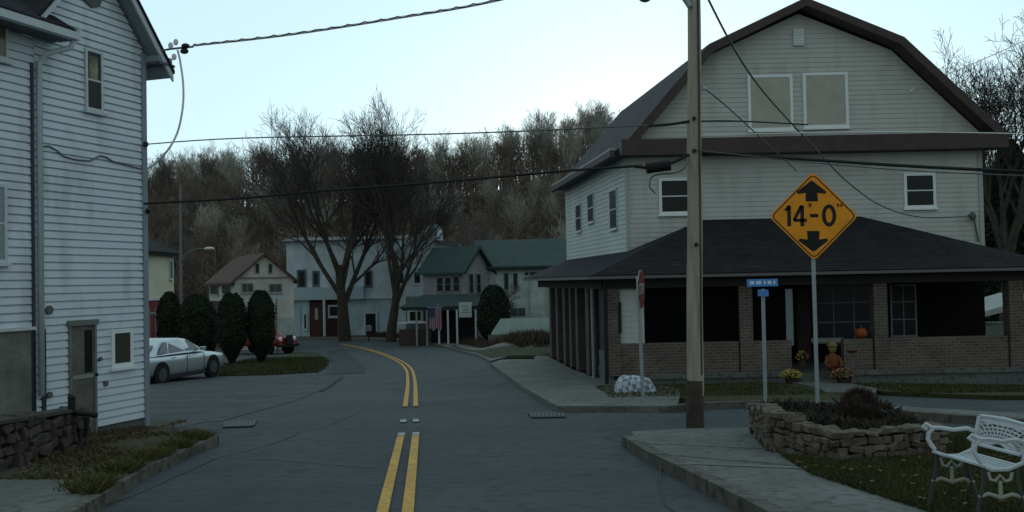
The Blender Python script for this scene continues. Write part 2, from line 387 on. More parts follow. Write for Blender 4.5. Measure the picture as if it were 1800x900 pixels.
# left near corner
kl = wpts([(385, 766), (330, 790), (262, 820), (185, 868), (120, 905)], .12)
dl = (Vector(kl[-1]) - Vector(kl[-2])).normalized(); kl.append(tuple(Vector(kl[-1]) + dl * 9))
kl_in = []
for i, p in enumerate(kl):
    a = Vector(kl[max(0, i - 1)]); b = Vector(kl[min(len(kl) - 1, i + 1)]); d = (b - a).normalized(); kl_in.append(tuple(Vector(p) + Vector((d.y, -d.x)) * .15))
drape('kerb', kl + kl_in[::-1], kerb_mat, .12, .2)
drape('weedy_bank', kl_in[:4] + wpts([(170, 842), (0, 842)], .12) + [(-7.6, 9), (-8.5, 17.2), (-6.4, 18.2)] + wpts([(300, 757)], .12), weed_mat, .10, .2)
drape('pavement_left', kl_in[3:] + [(-9, -5), (-9, 8.0)] + wpts([(0, 842), (170, 842)], .12), concrete, .11, .2)

# ---------------------------------------------------------------- wall planes and openings
class Wall:
    def __init__(s, O, u, n): s.O = Vector((O[0], O[1], 0)); s.u = Vector((u[0], u[1], 0)).normalized(); s.n = Vector((n[0], n[1], 0)).normalized()
    def hit(s, x, y):
        r = ray(x, y); k = s.O.dot(s.n) / r.dot(s.n); p = r * k; return ((p - s.O).dot(s.u), p.z)
    def pt(s, t, z, off=0): p = s.O + s.u * t + s.n * off; return Vector((p.x, p.y, z))
    def rect(s, x0, y0, x1, y1):
        cy = (y0 + y1) / 2; cx = (x0 + x1) / 2
        return s.hit(x0, cy)[0], s.hit(cx, y1)[1], s.hit(x1, cy)[0], s.hit(cx, y0)[1]
    def box(s, mb, t0, z0, t1, z1, o0, o1):
        return mb.hexa([s.pt(t0, z0, o1), s.pt(t1, z0, o1), s.pt(t1, z0, o0), s.pt(t0, z0, o0), s.pt(t0, z1, o1), s.pt(t1, z1, o1), s.pt(t1, z1, o0), s.pt(t0, z1, o0)])
    def prism(s, mb, poly, o0, o1):
        return mb.prism([s.pt(t, z, o1) for t, z in poly], s.n * (o0 - o1))
def span(poly, z):
    ts = []
    n = len(poly)
    for i in range(n):
        (t0, z0), (t1, z1) = poly[i], poly[(i + 1) % n]
        if z0 == z1: 
            if abs(z - z0) < 1e-9: ts += [t0, t1]
            continue
        k = (z - z0) / (z1 - z0)
        if -1e-9 <= k <= 1 + 1e-9: ts.append(t0 + (t1 - t0) * k)
    return (min(ts), max(ts)) if ts else None
def lap_wall(W, poly, pitch, proj, name, m, parent, thick=.2, gap=.02):
    mb = MB(); zs = [p[1] for p in poly]; z = min(zs); zt = max(zs)
    W.prism(mb, poly, -thick, 0)
    br = sorted(set([z] + [q for q in zs]))
    while z < zt - 1e-4:
        nxt = min(z + pitch, zt)
        for q in br:
            if z + 1e-4 < q < nxt - 1e-4: pass
        a = span(poly, z + 1e-6); b = span(poly, nxt - 1e-6)
        zg_ = nxt - gap if nxt - z > gap * 2 else nxt
        if a and b:
            t0, t1 = a; t2, t3 = b
            mb.add([W.pt(t0, z, proj), W.pt(t1, z, proj), W.pt(t3, zg_, proj * .72), W.pt(t2, zg_, proj * .72), W.pt(t0, z, .001), W.pt(t1, z, .001), W.pt(t2, zg_, .001), W.pt(t3, zg_, .001)],
                   [(0, 1, 2, 3), (4, 5, 1, 0), (3, 2, 7, 6)])
        z = nxt
    return mb.build(name, m, parent)
def window(W, rc, parent, fm=None, gm=None, fw=.07, nx=1, nz=2, proud=.06, sill=True, px=True, name='window', mw=.03):
    t0, z0, t1, z1 = W.rect(*rc) if px else rc
    fm = fm or white_trim; gm = gm or glass
    mb = MB()
    W.box(mb, t0, z0, t0 + fw, z1, 0, proud); W.box(mb, t1 - fw, z0, t1, z1, 0, proud)
    W.box(mb, t0 + fw, z1 - fw, t1 - fw, z1, 0, proud); W.box(mb, t0 + fw, z0, t1 - fw, z0 + fw, 0, proud)
    for i in range(1, nx):
        t = t0 + (t1 - t0) * i / nx; W.box(mb, t - mw / 2, z0 + fw, t + mw / 2, z1 - fw, 0, proud - .005)
    for i in range(1, nz):
        z = z0 + (z1 - z0) * i / nz; W.box(mb, t0 + fw, z - mw / 2, t1 - fw, z + mw / 2, 0, proud - .008)
    o = mb.build(name, fm, parent)
    g = MB(); W.box(g, t0 + fw * .9, z0 + fw * .9, t1 - fw * .9, z1 - fw * .9, .003, proud - .014); g.build('pane', gm, o)
    if sill:
        g = MB(); W.box(g, t0 - .04, z0 - .05, t1 + .04, z0 - .002, 0, proud + .04); g.build('sill', fm, o)
    return o

# ---------------------------------------------------------------- white house at the left
C = P(258, 752, 17.2)
ang = math.atan((1480 - 900) / FPX)
LW = Wall(C, (math.sin(ang), math.cos(ang)), (math.cos(ang), -math.sin(ang)))
lh = thing('white_house', 'tall white sided house with gable end, downspout and narrow door beside the car park', 'house', (C.x, C.y, C.z))
tp, zp0 = LW.hit(160, 60); ze = LW.hit(250, 92)[1]; r1 = LW.hit(250, 85); r2 = LW.hit(206, 0); sl = (r2[1] - r1[1]) / (r1[0] - r2[0])
zpk = ze + (-tp) * sl; tL = LW.hit(58, 300)[0]
zb = C.z - .35
lap_wall(LW, [(tL, zb + .55), (0, zb + .55 - .0), (0, ze), (tp, zpk), (tL, ze)], .1235, .036, 'wall', white_siding, lh, gap=.028)
zwe = LW.hit(40, 62)[1]
lap_wall(LW, [(-9, zb - .1), (tL, zb - .1), (tL, zwe), (-9, zwe)], .1235, .036, 'wing_wall', white_siding, lh, gap=.028)
mb = MB(); LW.box(mb, tL, zb, 0, zb + .55, -.2, -.004); LW.box(mb, 0, zb, .02, zb + .5, -8, -.02); mb.build('foundation', old_concrete, lh)
# flank and back walls
mb = MB(); mb.prism([LW.pt(0, zb + .5, -.2), LW.pt(0, ze, -.2), LW.pt(-.15, ze, -.2), LW.pt(-.15, zb + .5, -.2)], -LW.n * 8)
mb.prism([LW.pt(t, z, -8) for t, z in [(tL, zb), (0, zb), (0, ze), (tp, zpk), (tL, ze)]], -LW.n * .15)
mb.prism([LW.pt(-9, zb, -8), LW.pt(tL, zb, -8), LW.pt(tL, zwe + 2, -8), LW.pt(-9, zwe + 2, -8)], -LW.n * .15)
mb.build('flank_wall', white_siding, lh)
cb = MB(); LW.box(cb, -.09, zb + .3, .03, ze - .02, 0, .052); cb.build('corner_board', mat('corner_trim', (.23, .27, .31), .6, 3, .1), lh)
# roof: two slopes
ov = .42
roof_o = [(ov, ze - ov * sl), (tp, zpk), (tL - .2, ze - .2 * sl)]
mb = MB()
for a, b in ((roof_o[0], roof_o[1]), (roof_o[1], roof_o[2])):
    mb.prism([LW.pt(a[0], a[1] + .14, .36), LW.pt(b[0], b[1] + .14, .36), LW.pt(b[0], b[1] + .20, .36), LW.pt(a[0], a[1] + .20, .36)], -LW.n * 8.6)
mb.build('roof', dark_shingle, lh)
mb = MB()
for a, b in ((roof_o[0], roof_o[1]), (roof_o[1], roof_o[2])):
    mb.prism([LW.pt(a[0], a[1], .33), LW.pt(b[0], b[1], .33), LW.pt(b[0], b[1] + .138, .33), LW.pt(a[0], a[1] + .138, .33)], -LW.n * .035)
mb.build('rake_board', white_trim, lh)
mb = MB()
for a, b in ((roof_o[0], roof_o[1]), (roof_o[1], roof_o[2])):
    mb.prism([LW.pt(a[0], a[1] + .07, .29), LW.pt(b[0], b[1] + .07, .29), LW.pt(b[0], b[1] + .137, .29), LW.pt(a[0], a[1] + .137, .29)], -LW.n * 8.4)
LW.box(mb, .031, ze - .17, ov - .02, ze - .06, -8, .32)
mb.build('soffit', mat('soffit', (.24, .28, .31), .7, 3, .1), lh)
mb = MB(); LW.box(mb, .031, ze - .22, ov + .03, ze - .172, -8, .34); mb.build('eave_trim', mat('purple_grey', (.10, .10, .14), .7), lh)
# wing roof, gutter and downspout
mb = MB()
q0 = LW.hit(96, 34); tr = q0[0] + .15
mb.prism([LW.pt(-9, zwe + .12, .45), LW.pt(tL + .42, zwe + .12, .45), LW.pt(tL + .42, zwe + 2.6, -3.6), LW.pt(-9, zwe + 2.6, -3.6)], (0, 0, .07))
mb.build('wing_roof', dark_shingle, lh)
mb = MB(); LW.box(mb, -9, zwe + .0, tL + .42, zwe + .115, .44, .56); LW.box(mb, tL + .425, zwe + .02, tL + .46, zwe + .2, .1, .52)
mb.build('gutter', white_trim, lh)
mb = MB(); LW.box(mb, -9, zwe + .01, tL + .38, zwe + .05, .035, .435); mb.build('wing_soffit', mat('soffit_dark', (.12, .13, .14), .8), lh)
a = LW.hit(62, 160); zt0 = zwe - .32
mb = MB(); mb.tube([LW.pt(tL + .36, zwe + .0, .48), LW.pt(tL + .34, zwe - .12, .42), LW.pt(tL + .1, zwe - .24, .18), LW.pt(tL + .05, zwe - .4, .09), LW.pt(tL + .05, LW.hit(68, 695)[1], .09)], .045, 8)
mb.smooth = True; mb.build('downspout', white_trim, lh)
mb = MB(); LW.box(mb, tL - .075, LW.hit(58, 725)[1], tL - .03, zwe - .4, .03, .06); mb.build('corner_channel', mat('slate_trim', (.05, .06, .075), .7), lh)  # narrow strip in an even dark blue-grey, left of the downspout
# openings
window(LW, (146, 88, 177, 196), lh, gm=dull_glass, fw=.05, nz=2)
t0, z0, t1, z1 = LW.rect(153, 100, 168, 140)
mb = MB(); LW.box(mb, t0, z0, t1, z1, .047, .050); mb.build('pane_tint', warm_glass, lh)  # patch painted on as a warm reflection in the upper pane
window(LW, (192, 578, 230, 645), lh, fm=mat('bright_trim', (.74, .78, .79), .5), gm=mat('drab_pane', (.05, .055, .045), .3), fw=.07, nz=1)
window(LW, (-30, 38, 10, 103), lh, fm=white_trim, gm=warm_glass, nz=1, fw=.05)
window(LW, (-40, 322, 8, 462), lh, gm=mat('pale_pane', (.25, .29, .30), .3), nz=2, fw=.05)
td0, zd0, td1, zd1 = LW.rect(122, 572, 162, 770)
fr = MB(); LW.box(fr, td0 - .05, zd0, td0, zd1, 0, .06); LW.box(fr, td1, zd0, td1 + .05, zd1, 0, .06); LW.box(fr, td0 - .08, zd1, td1 + .08, zd1 + .09, 0, .08)
dr = fr.build('door_frame', mat('door_trim', (.16, .17, .16), .7, 5, .2), lh)
d_ = MB(); LW.box(d_, td0, zd0, td1, zd1, .0, .040); door = d_.build('door', mat('old_door', (.13, .125, .11), .8, 5, .3, bump=.3), lh)
d_ = MB(); LW.box(d_, td0 + .29, zd0 + 1.05, td1 - .04, zd1 - .08, .0402, .046); d_.build('door_pane', dull_glass, door)
d_ = MB(); LW.box(d_, td0 + .02, zd0 + .96, td1 - .01, zd0 + 1.02, .036, .05); d_.build('door_rail', mat('pale_rail', (.25, .26, .25), .7), door)
d_ = MB(); d_.blob(LW.pt(td1 + .02, zd0 + 1.0, .08), (.03, .03, .03), 8, 5); d_.build('handle', black_metal, door)
# little fittings
for (x, y, r_) in ((82, 545, .07), (83, 694, .05), (182, 674, .045), (172, 631, .035)):
    t, z = LW.hit(x, y); m_ = MB(); m_.tube([LW.pt(t, z, .02), LW.pt(t, z, .07)], r_, 10); m_.build('meter' if y == 545 else 'wall_fitting', mat('fitting', (.12, .12, .12), .6), lh)
t, z = LW.hit(158, 4); m_ = MB(); m_.tube([LW.pt(t, z + .12, .03), LW.pt(t, z + .12, .07)], .22, 8); m_.build('gable_vent', mat('vent_grey', (.10, .12, .13), .7, 20, .3, stretch=(1, 1, 8)), lh)
mb = MB(); LW.box(mb, -9, LW.hit(30, 800)[1], LW.hit(51, 650)[0], LW.hit(25, 582)[1], .0, .05)
mb.build('stucco_panel', mat('stucco', (.105, .105, .09), .95, 2.2, col2=(.21, .215, .195), bump=.4, bscale=25), lh)
mb = MB(); LW.box(mb, LW.hit(25, 600)[0] - 3, LW.hit(25, 582)[1] + .002, LW.hit(57, 650)[0], LW.hit(25, 576)[1], .0, .09); mb.build('ledge', white_trim, lh)
mb = MB(); LW.box(mb, LW.hit(51, 650)[0] + .003, LW.hit(54, 735)[1], LW.hit(57, 650)[0], LW.hit(54, 583)[1], .0, .06); LW.box(mb, LW.hit(70, 650)[0], LW.hit(72, 725)[1], LW.hit(77, 650)[0], LW.hit(72, 578)[1], .0, .05)
mb.build('dark_post', mat('dark_trim', (.03, .035, .045), .7), lh)
pts = [LW.hit(x, y) for x, y in ((66, 258), (82, 257), (95, 264), (108, 275), (130, 281), (155, 283), (172, 274), (182, 276), (195, 284), (225, 292), (245, 297))]
mb = MB(); mb.tube([LW.pt(t, z, .045) for t, z in pts], .013, 5); mb.build('cable_run', mat('cable_grey', (.12, .14, .15), .7), lh)
for x, y in ((250, 254), (254, 371)):
    t, z = LW.hit(x, y); m_ = MB(); m_.blob(LW.pt(t, z, .08), (.05, .05, .05), 8, 6); m_.build('cable_bracket', black_metal, lh)

# ---------------------------------------------------------------- grey gambrel house with the porch
YF = 27.0
A = P(1103, 440, YF); vp = ray(697, 498); sv = Vector((vp.x / vp.y, 1, 0))
FWl = Wall((0, YF, 0), (1, 0), (0, -1))
sdn = sv.normalized()
SWl = Wall(A, sdn, (-sdn.y, sdn.x))
XL = A.x; XR = P(1725, 330, YF).x; L_ = 9.6
gh = thing('gambrel_house', 'large grey sided house with brown gambrel roof and a dark hipped porch on the corner', 'house', (XL, YF, -2.75))
zband0 = P(1300, 272, YF).z; zband1 = P(1300, 246, YF).z
zfl = P(1300, 655, 24).z            # porch floor level
lap_wall(FWl, [(XL, .2), (XR, .2), (XR, zband0 + .1), (XL, zband0 + .1)], .135, .016, 'wall', grey_siding, gh)
gp = [FWl.hit(*q) for q in ((1106, 248), (1244, 98), (1403, 24), (1566, 88), (1736, 236))]
lap_wall(FWl, [(XL + .02, zband1 - .02), (XR + .1, zband1 - .02)] + [gp[3], gp[2], gp[1]], .135, .016, 'gable_wall', grey_siding, gh)
lap_wall(SWl, [(.0, .2), (L_, .2), (L_, zband0 + .1), (.0, zband0 + .1)], .135, .016, 'side_wall', mat('side_siding', (.48, .53, .52), .6, .8, .1, stretch=(1, 1, .25)), gh)
mb = MB()
for (a_, b_) in (((XR - .15, YF + .2), (XR, YF + .2)),):
    mb.prism([(a_[0], a_[1], -2.9), (b_[0], b_[1], -2.9), (b_[0], b_[1], zband1), (a_[0], a_[1], zband1)], sv * (L_ - .2))
bk = sv * L_
mb.prism([(XL + bk.x, YF + bk.y, -2.9), (XR + bk.x, YF + bk.y, -2.9), (XR + bk.x, YF + bk.y, zband1)] + [(t + bk.x, YF + bk.y, z) for t, z in reversed(gp[1:4])] + [(XL + bk.x, YF + bk.y, zband1)], (0, .15, 0))
mb.build('rear_wall', grey_siding, gh)
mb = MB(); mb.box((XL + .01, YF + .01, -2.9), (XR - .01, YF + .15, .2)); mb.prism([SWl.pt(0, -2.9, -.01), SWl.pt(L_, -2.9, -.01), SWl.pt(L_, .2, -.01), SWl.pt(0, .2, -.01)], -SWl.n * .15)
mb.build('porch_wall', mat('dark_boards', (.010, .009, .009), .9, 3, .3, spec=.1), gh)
for q_ in ((XL - .03, XL + .09), (XR - .09, XR + .03)): MB().box((q_[0], YF - .04, .3), (q_[1], YF + .0, zband0)).build('corner_board', mat('grey_trim', (.36, .39, .38), .6), gh)
# gambrel roof
op = [FWl.hit(*q) for q in ((1088, 262), (1237, 86), (1403, 6), (1572, 74), (1753, 242))]
base = sum((Vector((p[0], p[1])) for p in op), Vector((0, 0))) / 5; cen = Vector((base.x, op[0][1]))
ins = []
for i, p in enumerate(op):
    a_ = Vector(op[max(0, i - 1)]); b_ = Vector(op[min(4, i + 1)]); d = (b_ - a_).normalized(); n_ = Vector((d.y, -d.x)); ins.append(tuple(Vector(p) + n_ * .215))
def gam(o, i, y0, dv):
    mb = MB()
    for k in range(4):
        q = [o[k], o[k + 1], i[k + 1], i[k]]
        mb.prism([(p[0] + sv.x * (y0 - YF), y0, p[1]) for p in q], dv)
    return mb
gam(op, ins, YF - .55, sv * .5).build('rake_board', brown_trim, gh)
mid_ = [tuple((Vector(a) * .45 + Vector(b) * .55)) for a, b in zip(op, ins)]
gam(op, mid_, YF - .05, sv * (L_ + .5)).build('roof', side_shingle, gh)
so = [tuple((Vector(a) * 1.10 - Vector(b) * .10)) for a, b in zip(op, ins)]
gam(so, op, YF - .52, sv * (L_ + .95)).build('shingles', side_shingle, gh)
# eave band round the house
mb = MB(); e0 = op[0][0] - .02; e1 = op[4][0] + .02
mb.box((e0 + .03, YF - .575, zband0 - .02), (e1, YF - .0, zband1)); mb.build('front_band', brown_trim, gh)
mb = MB(); SWl.box(mb, -.50, zband0 - .05, L_ + .3, zband0 + .13, .42, .55); SWl.box(mb, .02, zband0 + .02, L_ + .3, zband0 + .10, .02, .418)
mb.build('side_eave', brown_trim, gh)
mb = MB(); SWl.box(mb, -.4, zband0 + .132, L_ + .2, zband0 + .20, .38, .52); mb.build('eave_trim', mat('pale_fascia', (.30, .31, .31), .6), gh)
# windows
window(FWl, (1158, 313, 1213, 377), gh, fm=MATS['bright_trim'], gm=dull_glass, fw=.08, nz=2)
window(FWl, (1588, 304, 1644, 366), gh, fm=MATS['bright_trim'], gm=dull_glass, fw=.08, nz=2)
window(FWl, (1314, 132, 1393, 230), gh, fm=MATS['bright_trim'], gm=pane_tint, fw=.08, nz=1, proud=.07)
window(FWl, (1411, 128, 1490, 225), gh, fm=MATS['bright_trim'], gm=pane_tint, fw=.08, nz=1, proud=.07)
for rc in ((1014, 359, 1023, 407), (1035, 340, 1045, 391), (1074, 333, 1086, 403)): window(SWl, rc, gh, gm=dull_glass, fw=.035, nz=2, proud=.05)
t0, z0, t1, z1 = FWl.rect(1393, 52, 1412, 81)
mb = MB(); FWl.box(mb, t0, z0, t1, z1, 0, .09)
for k in range(5): FWl.box(mb, t0 + .03, z0 + .05 + k * .08, t1 - .03, z0 + .075 + k * .08, .09, .105)
mb.build('gable_vent', mat('vent_white', (.62, .66, .66), .6), gh)
# porch roof (hipped, wraps the corner)
YE = 23.6
eL = P(1040, 484, YE); eR = P(1875, 466, YE); zE = eL.z; TL = P(1236, 386, YF); TR = P(1512, 383, YF); zT = TL.z
bk = sv * (YF + L_ - .4 - YE); bk2 = sv * (L_ - .4)
def Vz(p, z, d=Vector((0, 0, 0))): return Vector((p.x, p.y, z)) + d
top = [Vz(eL, zE), Vz(eR, zE), Vz(eR, zE, bk), Vz(eL, zE, bk)]
rid = [Vz(TL, zT), Vz(TR, zT), Vz(TR, zT, bk2), Vz(TL, zT, bk2)]
bot = [v - Vector((0, 0, .10)) for v in top]
mb = MB(); mb.add(bot + top + rid, [(3, 2, 1, 0), (0, 1, 5, 4), (1, 2, 6, 5), (2, 3, 7, 6), (3, 0, 4, 7), (4, 5, 9, 8), (5, 6, 10, 9), (6, 7, 11, 10), (7, 4, 8, 11), (8, 9, 10, 11)])
mb.build('porch_roof', dark_shingle, gh)
mb = MB(); mb.box((eL.x - .05, YE - .07, zE - .10), (eR.x + .05, YE - .003, zE - .03)); mb.prism([Vz(eL, zE - .1, Vector((-.003, 0, 0))), Vz(eL, zE - .03, Vector((-.003, 0, 0))), Vz(eL, zE - .03, Vector((-.07, 0, 0))), Vz(eL, zE - .1, Vector((-.07, 0, 0)))], bk)
mb.build('porch_gutter', mat('gutter_grey', (.13, .12, .12), .6), gh)
YP = 24.0; PW = Wall((0, YP, 0), (1, 0), (0, -1))
zbm = P(1200, 505, YP).z
colO = P(1066, 600, YP); SP = Wall((colO.x, YP), sdn, (-sdn.y, sdn.x))
mb = MB(); mb.box((colO.x - .02, YP - .05, zbm), (eR.x - .4, YP + .3, zE - .103)); mb.prism([SP.pt(.36, zbm, .02), SP.pt(.36, zE - .103, .02), SP.pt(.36, zE - .103, -.3), SP.pt(.36, zbm, -.3)], sdn * 11.0)
mb.build('porch_beam', mat('beam_dark', (.035, .030, .030), .8), gh)
zw = P(1250, 601, YP).z; zgd = -3.2
def pil(x0, x1, z0=zfl - .02):
    m_ = MB(); a_ = P(x0, 560, YP).x; b_ = P(x1, 560, YP).x; m_.box((a_, YP - .03, z0), (b_, YP + .30, zbm - .002)); return m_.build('pillar', brick, gh)
for q in ((1067, 1090), (1300, 1323), (1536, 1560), (1774, 1800)): pil(*q)
def hw(x0, x1, zt):
    a_ = P(x0, 620, YP).x; b_ = P(x1, 620, YP).x; MB().box((a_, YP + .02, zfl), (b_, YP + .24, zt)).build('half_wall', brick, gh)
for q in ((1090.5, 1299.5), (1323.5, 1392), (1484, 1535.5), (1560.5, 1773.5), (1800.5, 1860)): hw(*q, zw)
mb = MB(); mb.box((P(1088, 620, YP).x, YP - .04, zfl - .12), (P(1398, 620, YP).x, YP + .3, zfl)); mb.box((P(1484, 620, YP).x, YP - .04, zfl - .12), (P(1860, 620, YP).x, YP + .3, zfl - .0)); mb.build('ledge', concrete, gh)
mb = MB(); mb.box((colO.x + .1, YP + .02, zgd - .3), (P(1398, 620, YP).x, YP + .25, zfl - .122)); mb.box((P(1480, 620, YP).x, YP + .02, zgd - .3), (P(1860, 620, YP).x, YP + .25, zfl - .122)); mb.build('foundation', old_concrete, gh)
mb = MB(); mb.add([(P(1075, 600, YP).x, YP + .3, zfl - .06), (P(1860, 600, YP).x, YP + .3, zfl - .06), (P(1860, 600, YP).x + .3, YF, zfl - .06), (XL, YF, zfl - .06)], [(0, 1, 2, 3)]); mb.build('porch_floor', old_concrete, gh)
# dark screens on the left bays, a pale bit of wall at the corner
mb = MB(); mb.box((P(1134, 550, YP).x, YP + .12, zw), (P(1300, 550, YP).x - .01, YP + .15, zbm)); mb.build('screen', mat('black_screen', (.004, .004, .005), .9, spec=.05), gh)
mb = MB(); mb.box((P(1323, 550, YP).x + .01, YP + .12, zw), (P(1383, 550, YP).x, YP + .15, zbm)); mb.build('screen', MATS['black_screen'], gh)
lap_wall(Wall((0, YP + .1, 0), (1, 0), (0, -1)), [(P(1090, 550, YP).x + .01, zw), (P(1133, 550, YP).x, zw), (P(1133, 550, YP).x, zbm), (P(1090, 550, YP).x + .01, zbm)], .135, .012, 'corner_infill', grey_siding, gh, .1)
mb = MB(); mb.box((P(1086, 550, YP).x, YP - .04, P(1090, 586, YP).z), (P(1092, 550, YP).x, YP + .0, P(1090, 531, YP).z)); mb.build('slit_window', dull_glass, gh)
# entrance: door frame, door, shop window
mb = MB(); mb.box((P(1383.5, 550, YP).x, YP + .1, P(1390, 608, YP).z), (P(1396, 550, YP).x, YP + .16, P(1390, 508, YP).z)); mb.build('door_post', mat('pale_post', (.20, .23, .26), .6), gh)
window(FWl, (1428, 498, 1536, 600), gh, fm=mat('dim_trim', (.22, .23, .24), .6), gm=mat('dusk_pane', (.035, .045, .055), .15), nx=3, nz=3, fw=.05)
window(FWl, (1564, 500, 1610, 592), gh, fm=MATS['dim_trim'], gm=dull_glass, nx=2, nz=3, fw=.05)
t0, z0, t1, z1 = FWl.rect(1424, 595, 1480, 601); mb = MB(); FWl.box(mb, t0, z0, t1, z1 + .02, .0, .12); mb.build('white_sill', mat('sill_white', (.5, .5, .5), .6), gh)
t0, z0, t1, z1 = FWl.rect(1400, 500, 1424, 652); mb = MB(); FWl.box(mb, t0, z0, t1, z1, .0, .05); dd = mb.build('door', mat('brown_door', (.045, .028, .02), .6), gh)
mb = MB(); FWl.box(mb, t0 + .06, z0 + 1.0, t1 - .06, z1 - .1, .051, .06); mb.build('pane', dull_glass, dd)
# steps
mb = MB(); xa = P(1402, 650, YP).x; xb = P(1478, 650, YP).x
zg0 = zg(6.8, 23.3)
n_ = 4; hh = (zfl - .06 - zg0) / n_
for k in range(n_): mb.box((xa, YP + .3 - .3 * (n_ - k), zg0 - .3), (xb, YP + .3 - .3 * (n_ - k - 1) - .003, zg0 + hh * (k + 1)))
mb.build('steps', concrete, gh)
# columns along the flank, with dark panels of wall behind them
def sideY(px, wallx):              # arc length along the flank where the photo column px falls
    return SP.hit(px, 560)[0]
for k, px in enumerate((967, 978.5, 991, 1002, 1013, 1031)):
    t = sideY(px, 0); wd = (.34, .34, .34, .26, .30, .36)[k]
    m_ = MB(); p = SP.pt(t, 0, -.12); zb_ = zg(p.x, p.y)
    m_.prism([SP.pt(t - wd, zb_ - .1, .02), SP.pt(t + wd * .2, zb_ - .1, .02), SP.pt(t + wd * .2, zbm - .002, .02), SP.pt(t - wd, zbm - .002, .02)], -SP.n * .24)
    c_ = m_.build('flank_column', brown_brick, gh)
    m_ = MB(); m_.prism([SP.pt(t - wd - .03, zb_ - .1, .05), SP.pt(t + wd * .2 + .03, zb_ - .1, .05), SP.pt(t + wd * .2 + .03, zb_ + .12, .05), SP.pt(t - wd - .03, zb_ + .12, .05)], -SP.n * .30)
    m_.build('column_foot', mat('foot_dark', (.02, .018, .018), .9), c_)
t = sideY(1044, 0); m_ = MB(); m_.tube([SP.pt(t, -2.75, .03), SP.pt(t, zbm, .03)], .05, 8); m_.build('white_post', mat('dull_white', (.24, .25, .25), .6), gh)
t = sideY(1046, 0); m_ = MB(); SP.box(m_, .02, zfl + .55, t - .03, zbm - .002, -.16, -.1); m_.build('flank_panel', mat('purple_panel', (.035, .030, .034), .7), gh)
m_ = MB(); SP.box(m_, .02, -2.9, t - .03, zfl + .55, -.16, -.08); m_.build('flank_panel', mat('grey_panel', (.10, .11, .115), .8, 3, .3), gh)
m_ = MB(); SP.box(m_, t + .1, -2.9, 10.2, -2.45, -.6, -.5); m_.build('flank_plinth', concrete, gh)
m_ = MB(); m_.tube([(colO.x - .02, YP - .09, zbm + .1), (colO.x - .02, YP - .09, -2.72)], .05, 8); m_.build('downspout', black_metal, gh)

# ---------------------------------------------------------------- generic gabled house for the far side of the bend
def gabled(o, corner, a, Wd, D, zb, ze, zr, wallm, roofm, ov=.35, name='wall', trim=None, rname='roof'):
    """corner: nearest corner; gable face runs along g (to the right), flank runs away along h (to the left)."""
    c = Vector((corner[0], corner[1], 0)); g = Vector((math.cos(a), math.sin(a), 0)); h = Vector((-math.sin(a), math.cos(a), 0))
    WG = Wall(c, g, (math.sin(a), -math.cos(a))); WH = Wall(c, -h * -1, (-math.cos(a), -math.sin(a)))
    mb = MB(); pts = [(0, zb), (Wd, zb), (Wd, ze), (Wd / 2, zr), (0, ze)]
    mb.prism([WG.pt(t, z) for t, z in pts], h * D); mb.build(name, wallm, o)
    mb = MB(); sl = (zr - ze) / (Wd / 2)
    for s_ in (0, 1):
        e = (-ov, ze - ov * sl) if s_ == 0 else (Wd + ov, ze - ov * sl)
        q = [e, (Wd / 2, zr), (Wd / 2, zr + .16), (e[0], e[1] + .16)]
        mb.prism([WG.pt(t, z + .01, ov) for t, z in q], h * (D + 2 * ov))
    mb.build(rname, roofm, o)
    if trim:
        mb = MB()
        for s_ in (0, 1):
            e = (-ov, ze - ov * sl) if s_ == 0 else (Wd + ov, ze - ov * sl)
            q = [(e[0], e[1] - .08), (Wd / 2, zr - .08), (Wd / 2, zr + .12), (e[0], e[1] + .12)]
            mb.prism([WG.pt(t, z, ov + .05) for t, z in q], h * .045)
        mb.build('rake_board', trim, o)
    return WG, WH

cream = mat('cream_wall', (.58, .57, .42), .8, 1.2, .1); red_wall = mat('red_wall', (.17, .022, .022), .7, 2, .3)
brown_roof = mat('brown_roof', (.085, .05, .04), .9, 4, .3); green_roof = mat('green_roof', (.024, .052, .050), .6, 1.5, .25)
dark_green_roof = mat('dark_green_roof', (.018, .035, .034), .7, 1.5, .25)
pale_wall = mat('pale_wall', (.48, .46, .41), .8, 1.0, .2); blue_white = mat('blue_white_wall', (.52, .60, .64), .8, .8, .25)
blue_trim = mat('blue_trim', (.38, .48, .53), .7); dark_red = mat('dark_red', (.05, .018, .018), .7, 2, .3)
mint_wall = mat('mint_wall', (.36, .44, .42), .8, .9, .3); lilac_wall = mat('lilac_wall', (.22, .22, .235), .8, 1.5, .2)
# cream building with red ground floor; the flank that faces the street is what shows
YC = 50.0; xc = -19.25; x0 = xc - 8; b = thing('cream_building', 'cream building with red ground floor behind the silver car', 'building', (xc - 4, YC, zg(xc, YC)))
zr_ = -.55; ze_ = 1.95
mb = MB(); mb.prism([(x0, YC, zr_), (xc, YC, zr_), (xc, YC, ze_), ((x0 + xc) / 2, YC, ze_ + 1.9), (x0, YC, ze_)], (0, 5, 0)); mb.build('wall', cream, b)
mb = MB()
for a_, b_ in (((xc + .35, ze_ - .15), ((x0 + xc) / 2, ze_ + 1.92)), (((x0 + xc) / 2, ze_ + 1.92), (x0 - .35, ze_ - .15))): mb.prism([(a_[0], YC - .3, a_[1] + .02), (b_[0], YC - .3, b_[1] + .02), (b_[0], YC - .3, b_[1] + .2), (a_[0], YC - .3, a_[1] + .2)], (0, 5.6, 0))
mb.build('roof', dark_shingle, b)
mb = MB(); mb.box((x0, YC + .05, -4.3), (xc + .02, YC + 3.3, zr_ - .003)); mb.build('ground_floor', red_wall, b)
mb = MB(); mb.box((x0, YC + 3.31, -4.3), (xc - .1, YC + 4.95, zr_ - .003)); mb.build('rear_ground_floor', mat('drab_wall', (.06, .06, .055), .8), b)  # plain dark grey wall continuing behind the red ground floor
WX = Wall((xc, YC), (0, 1), (1, 0))
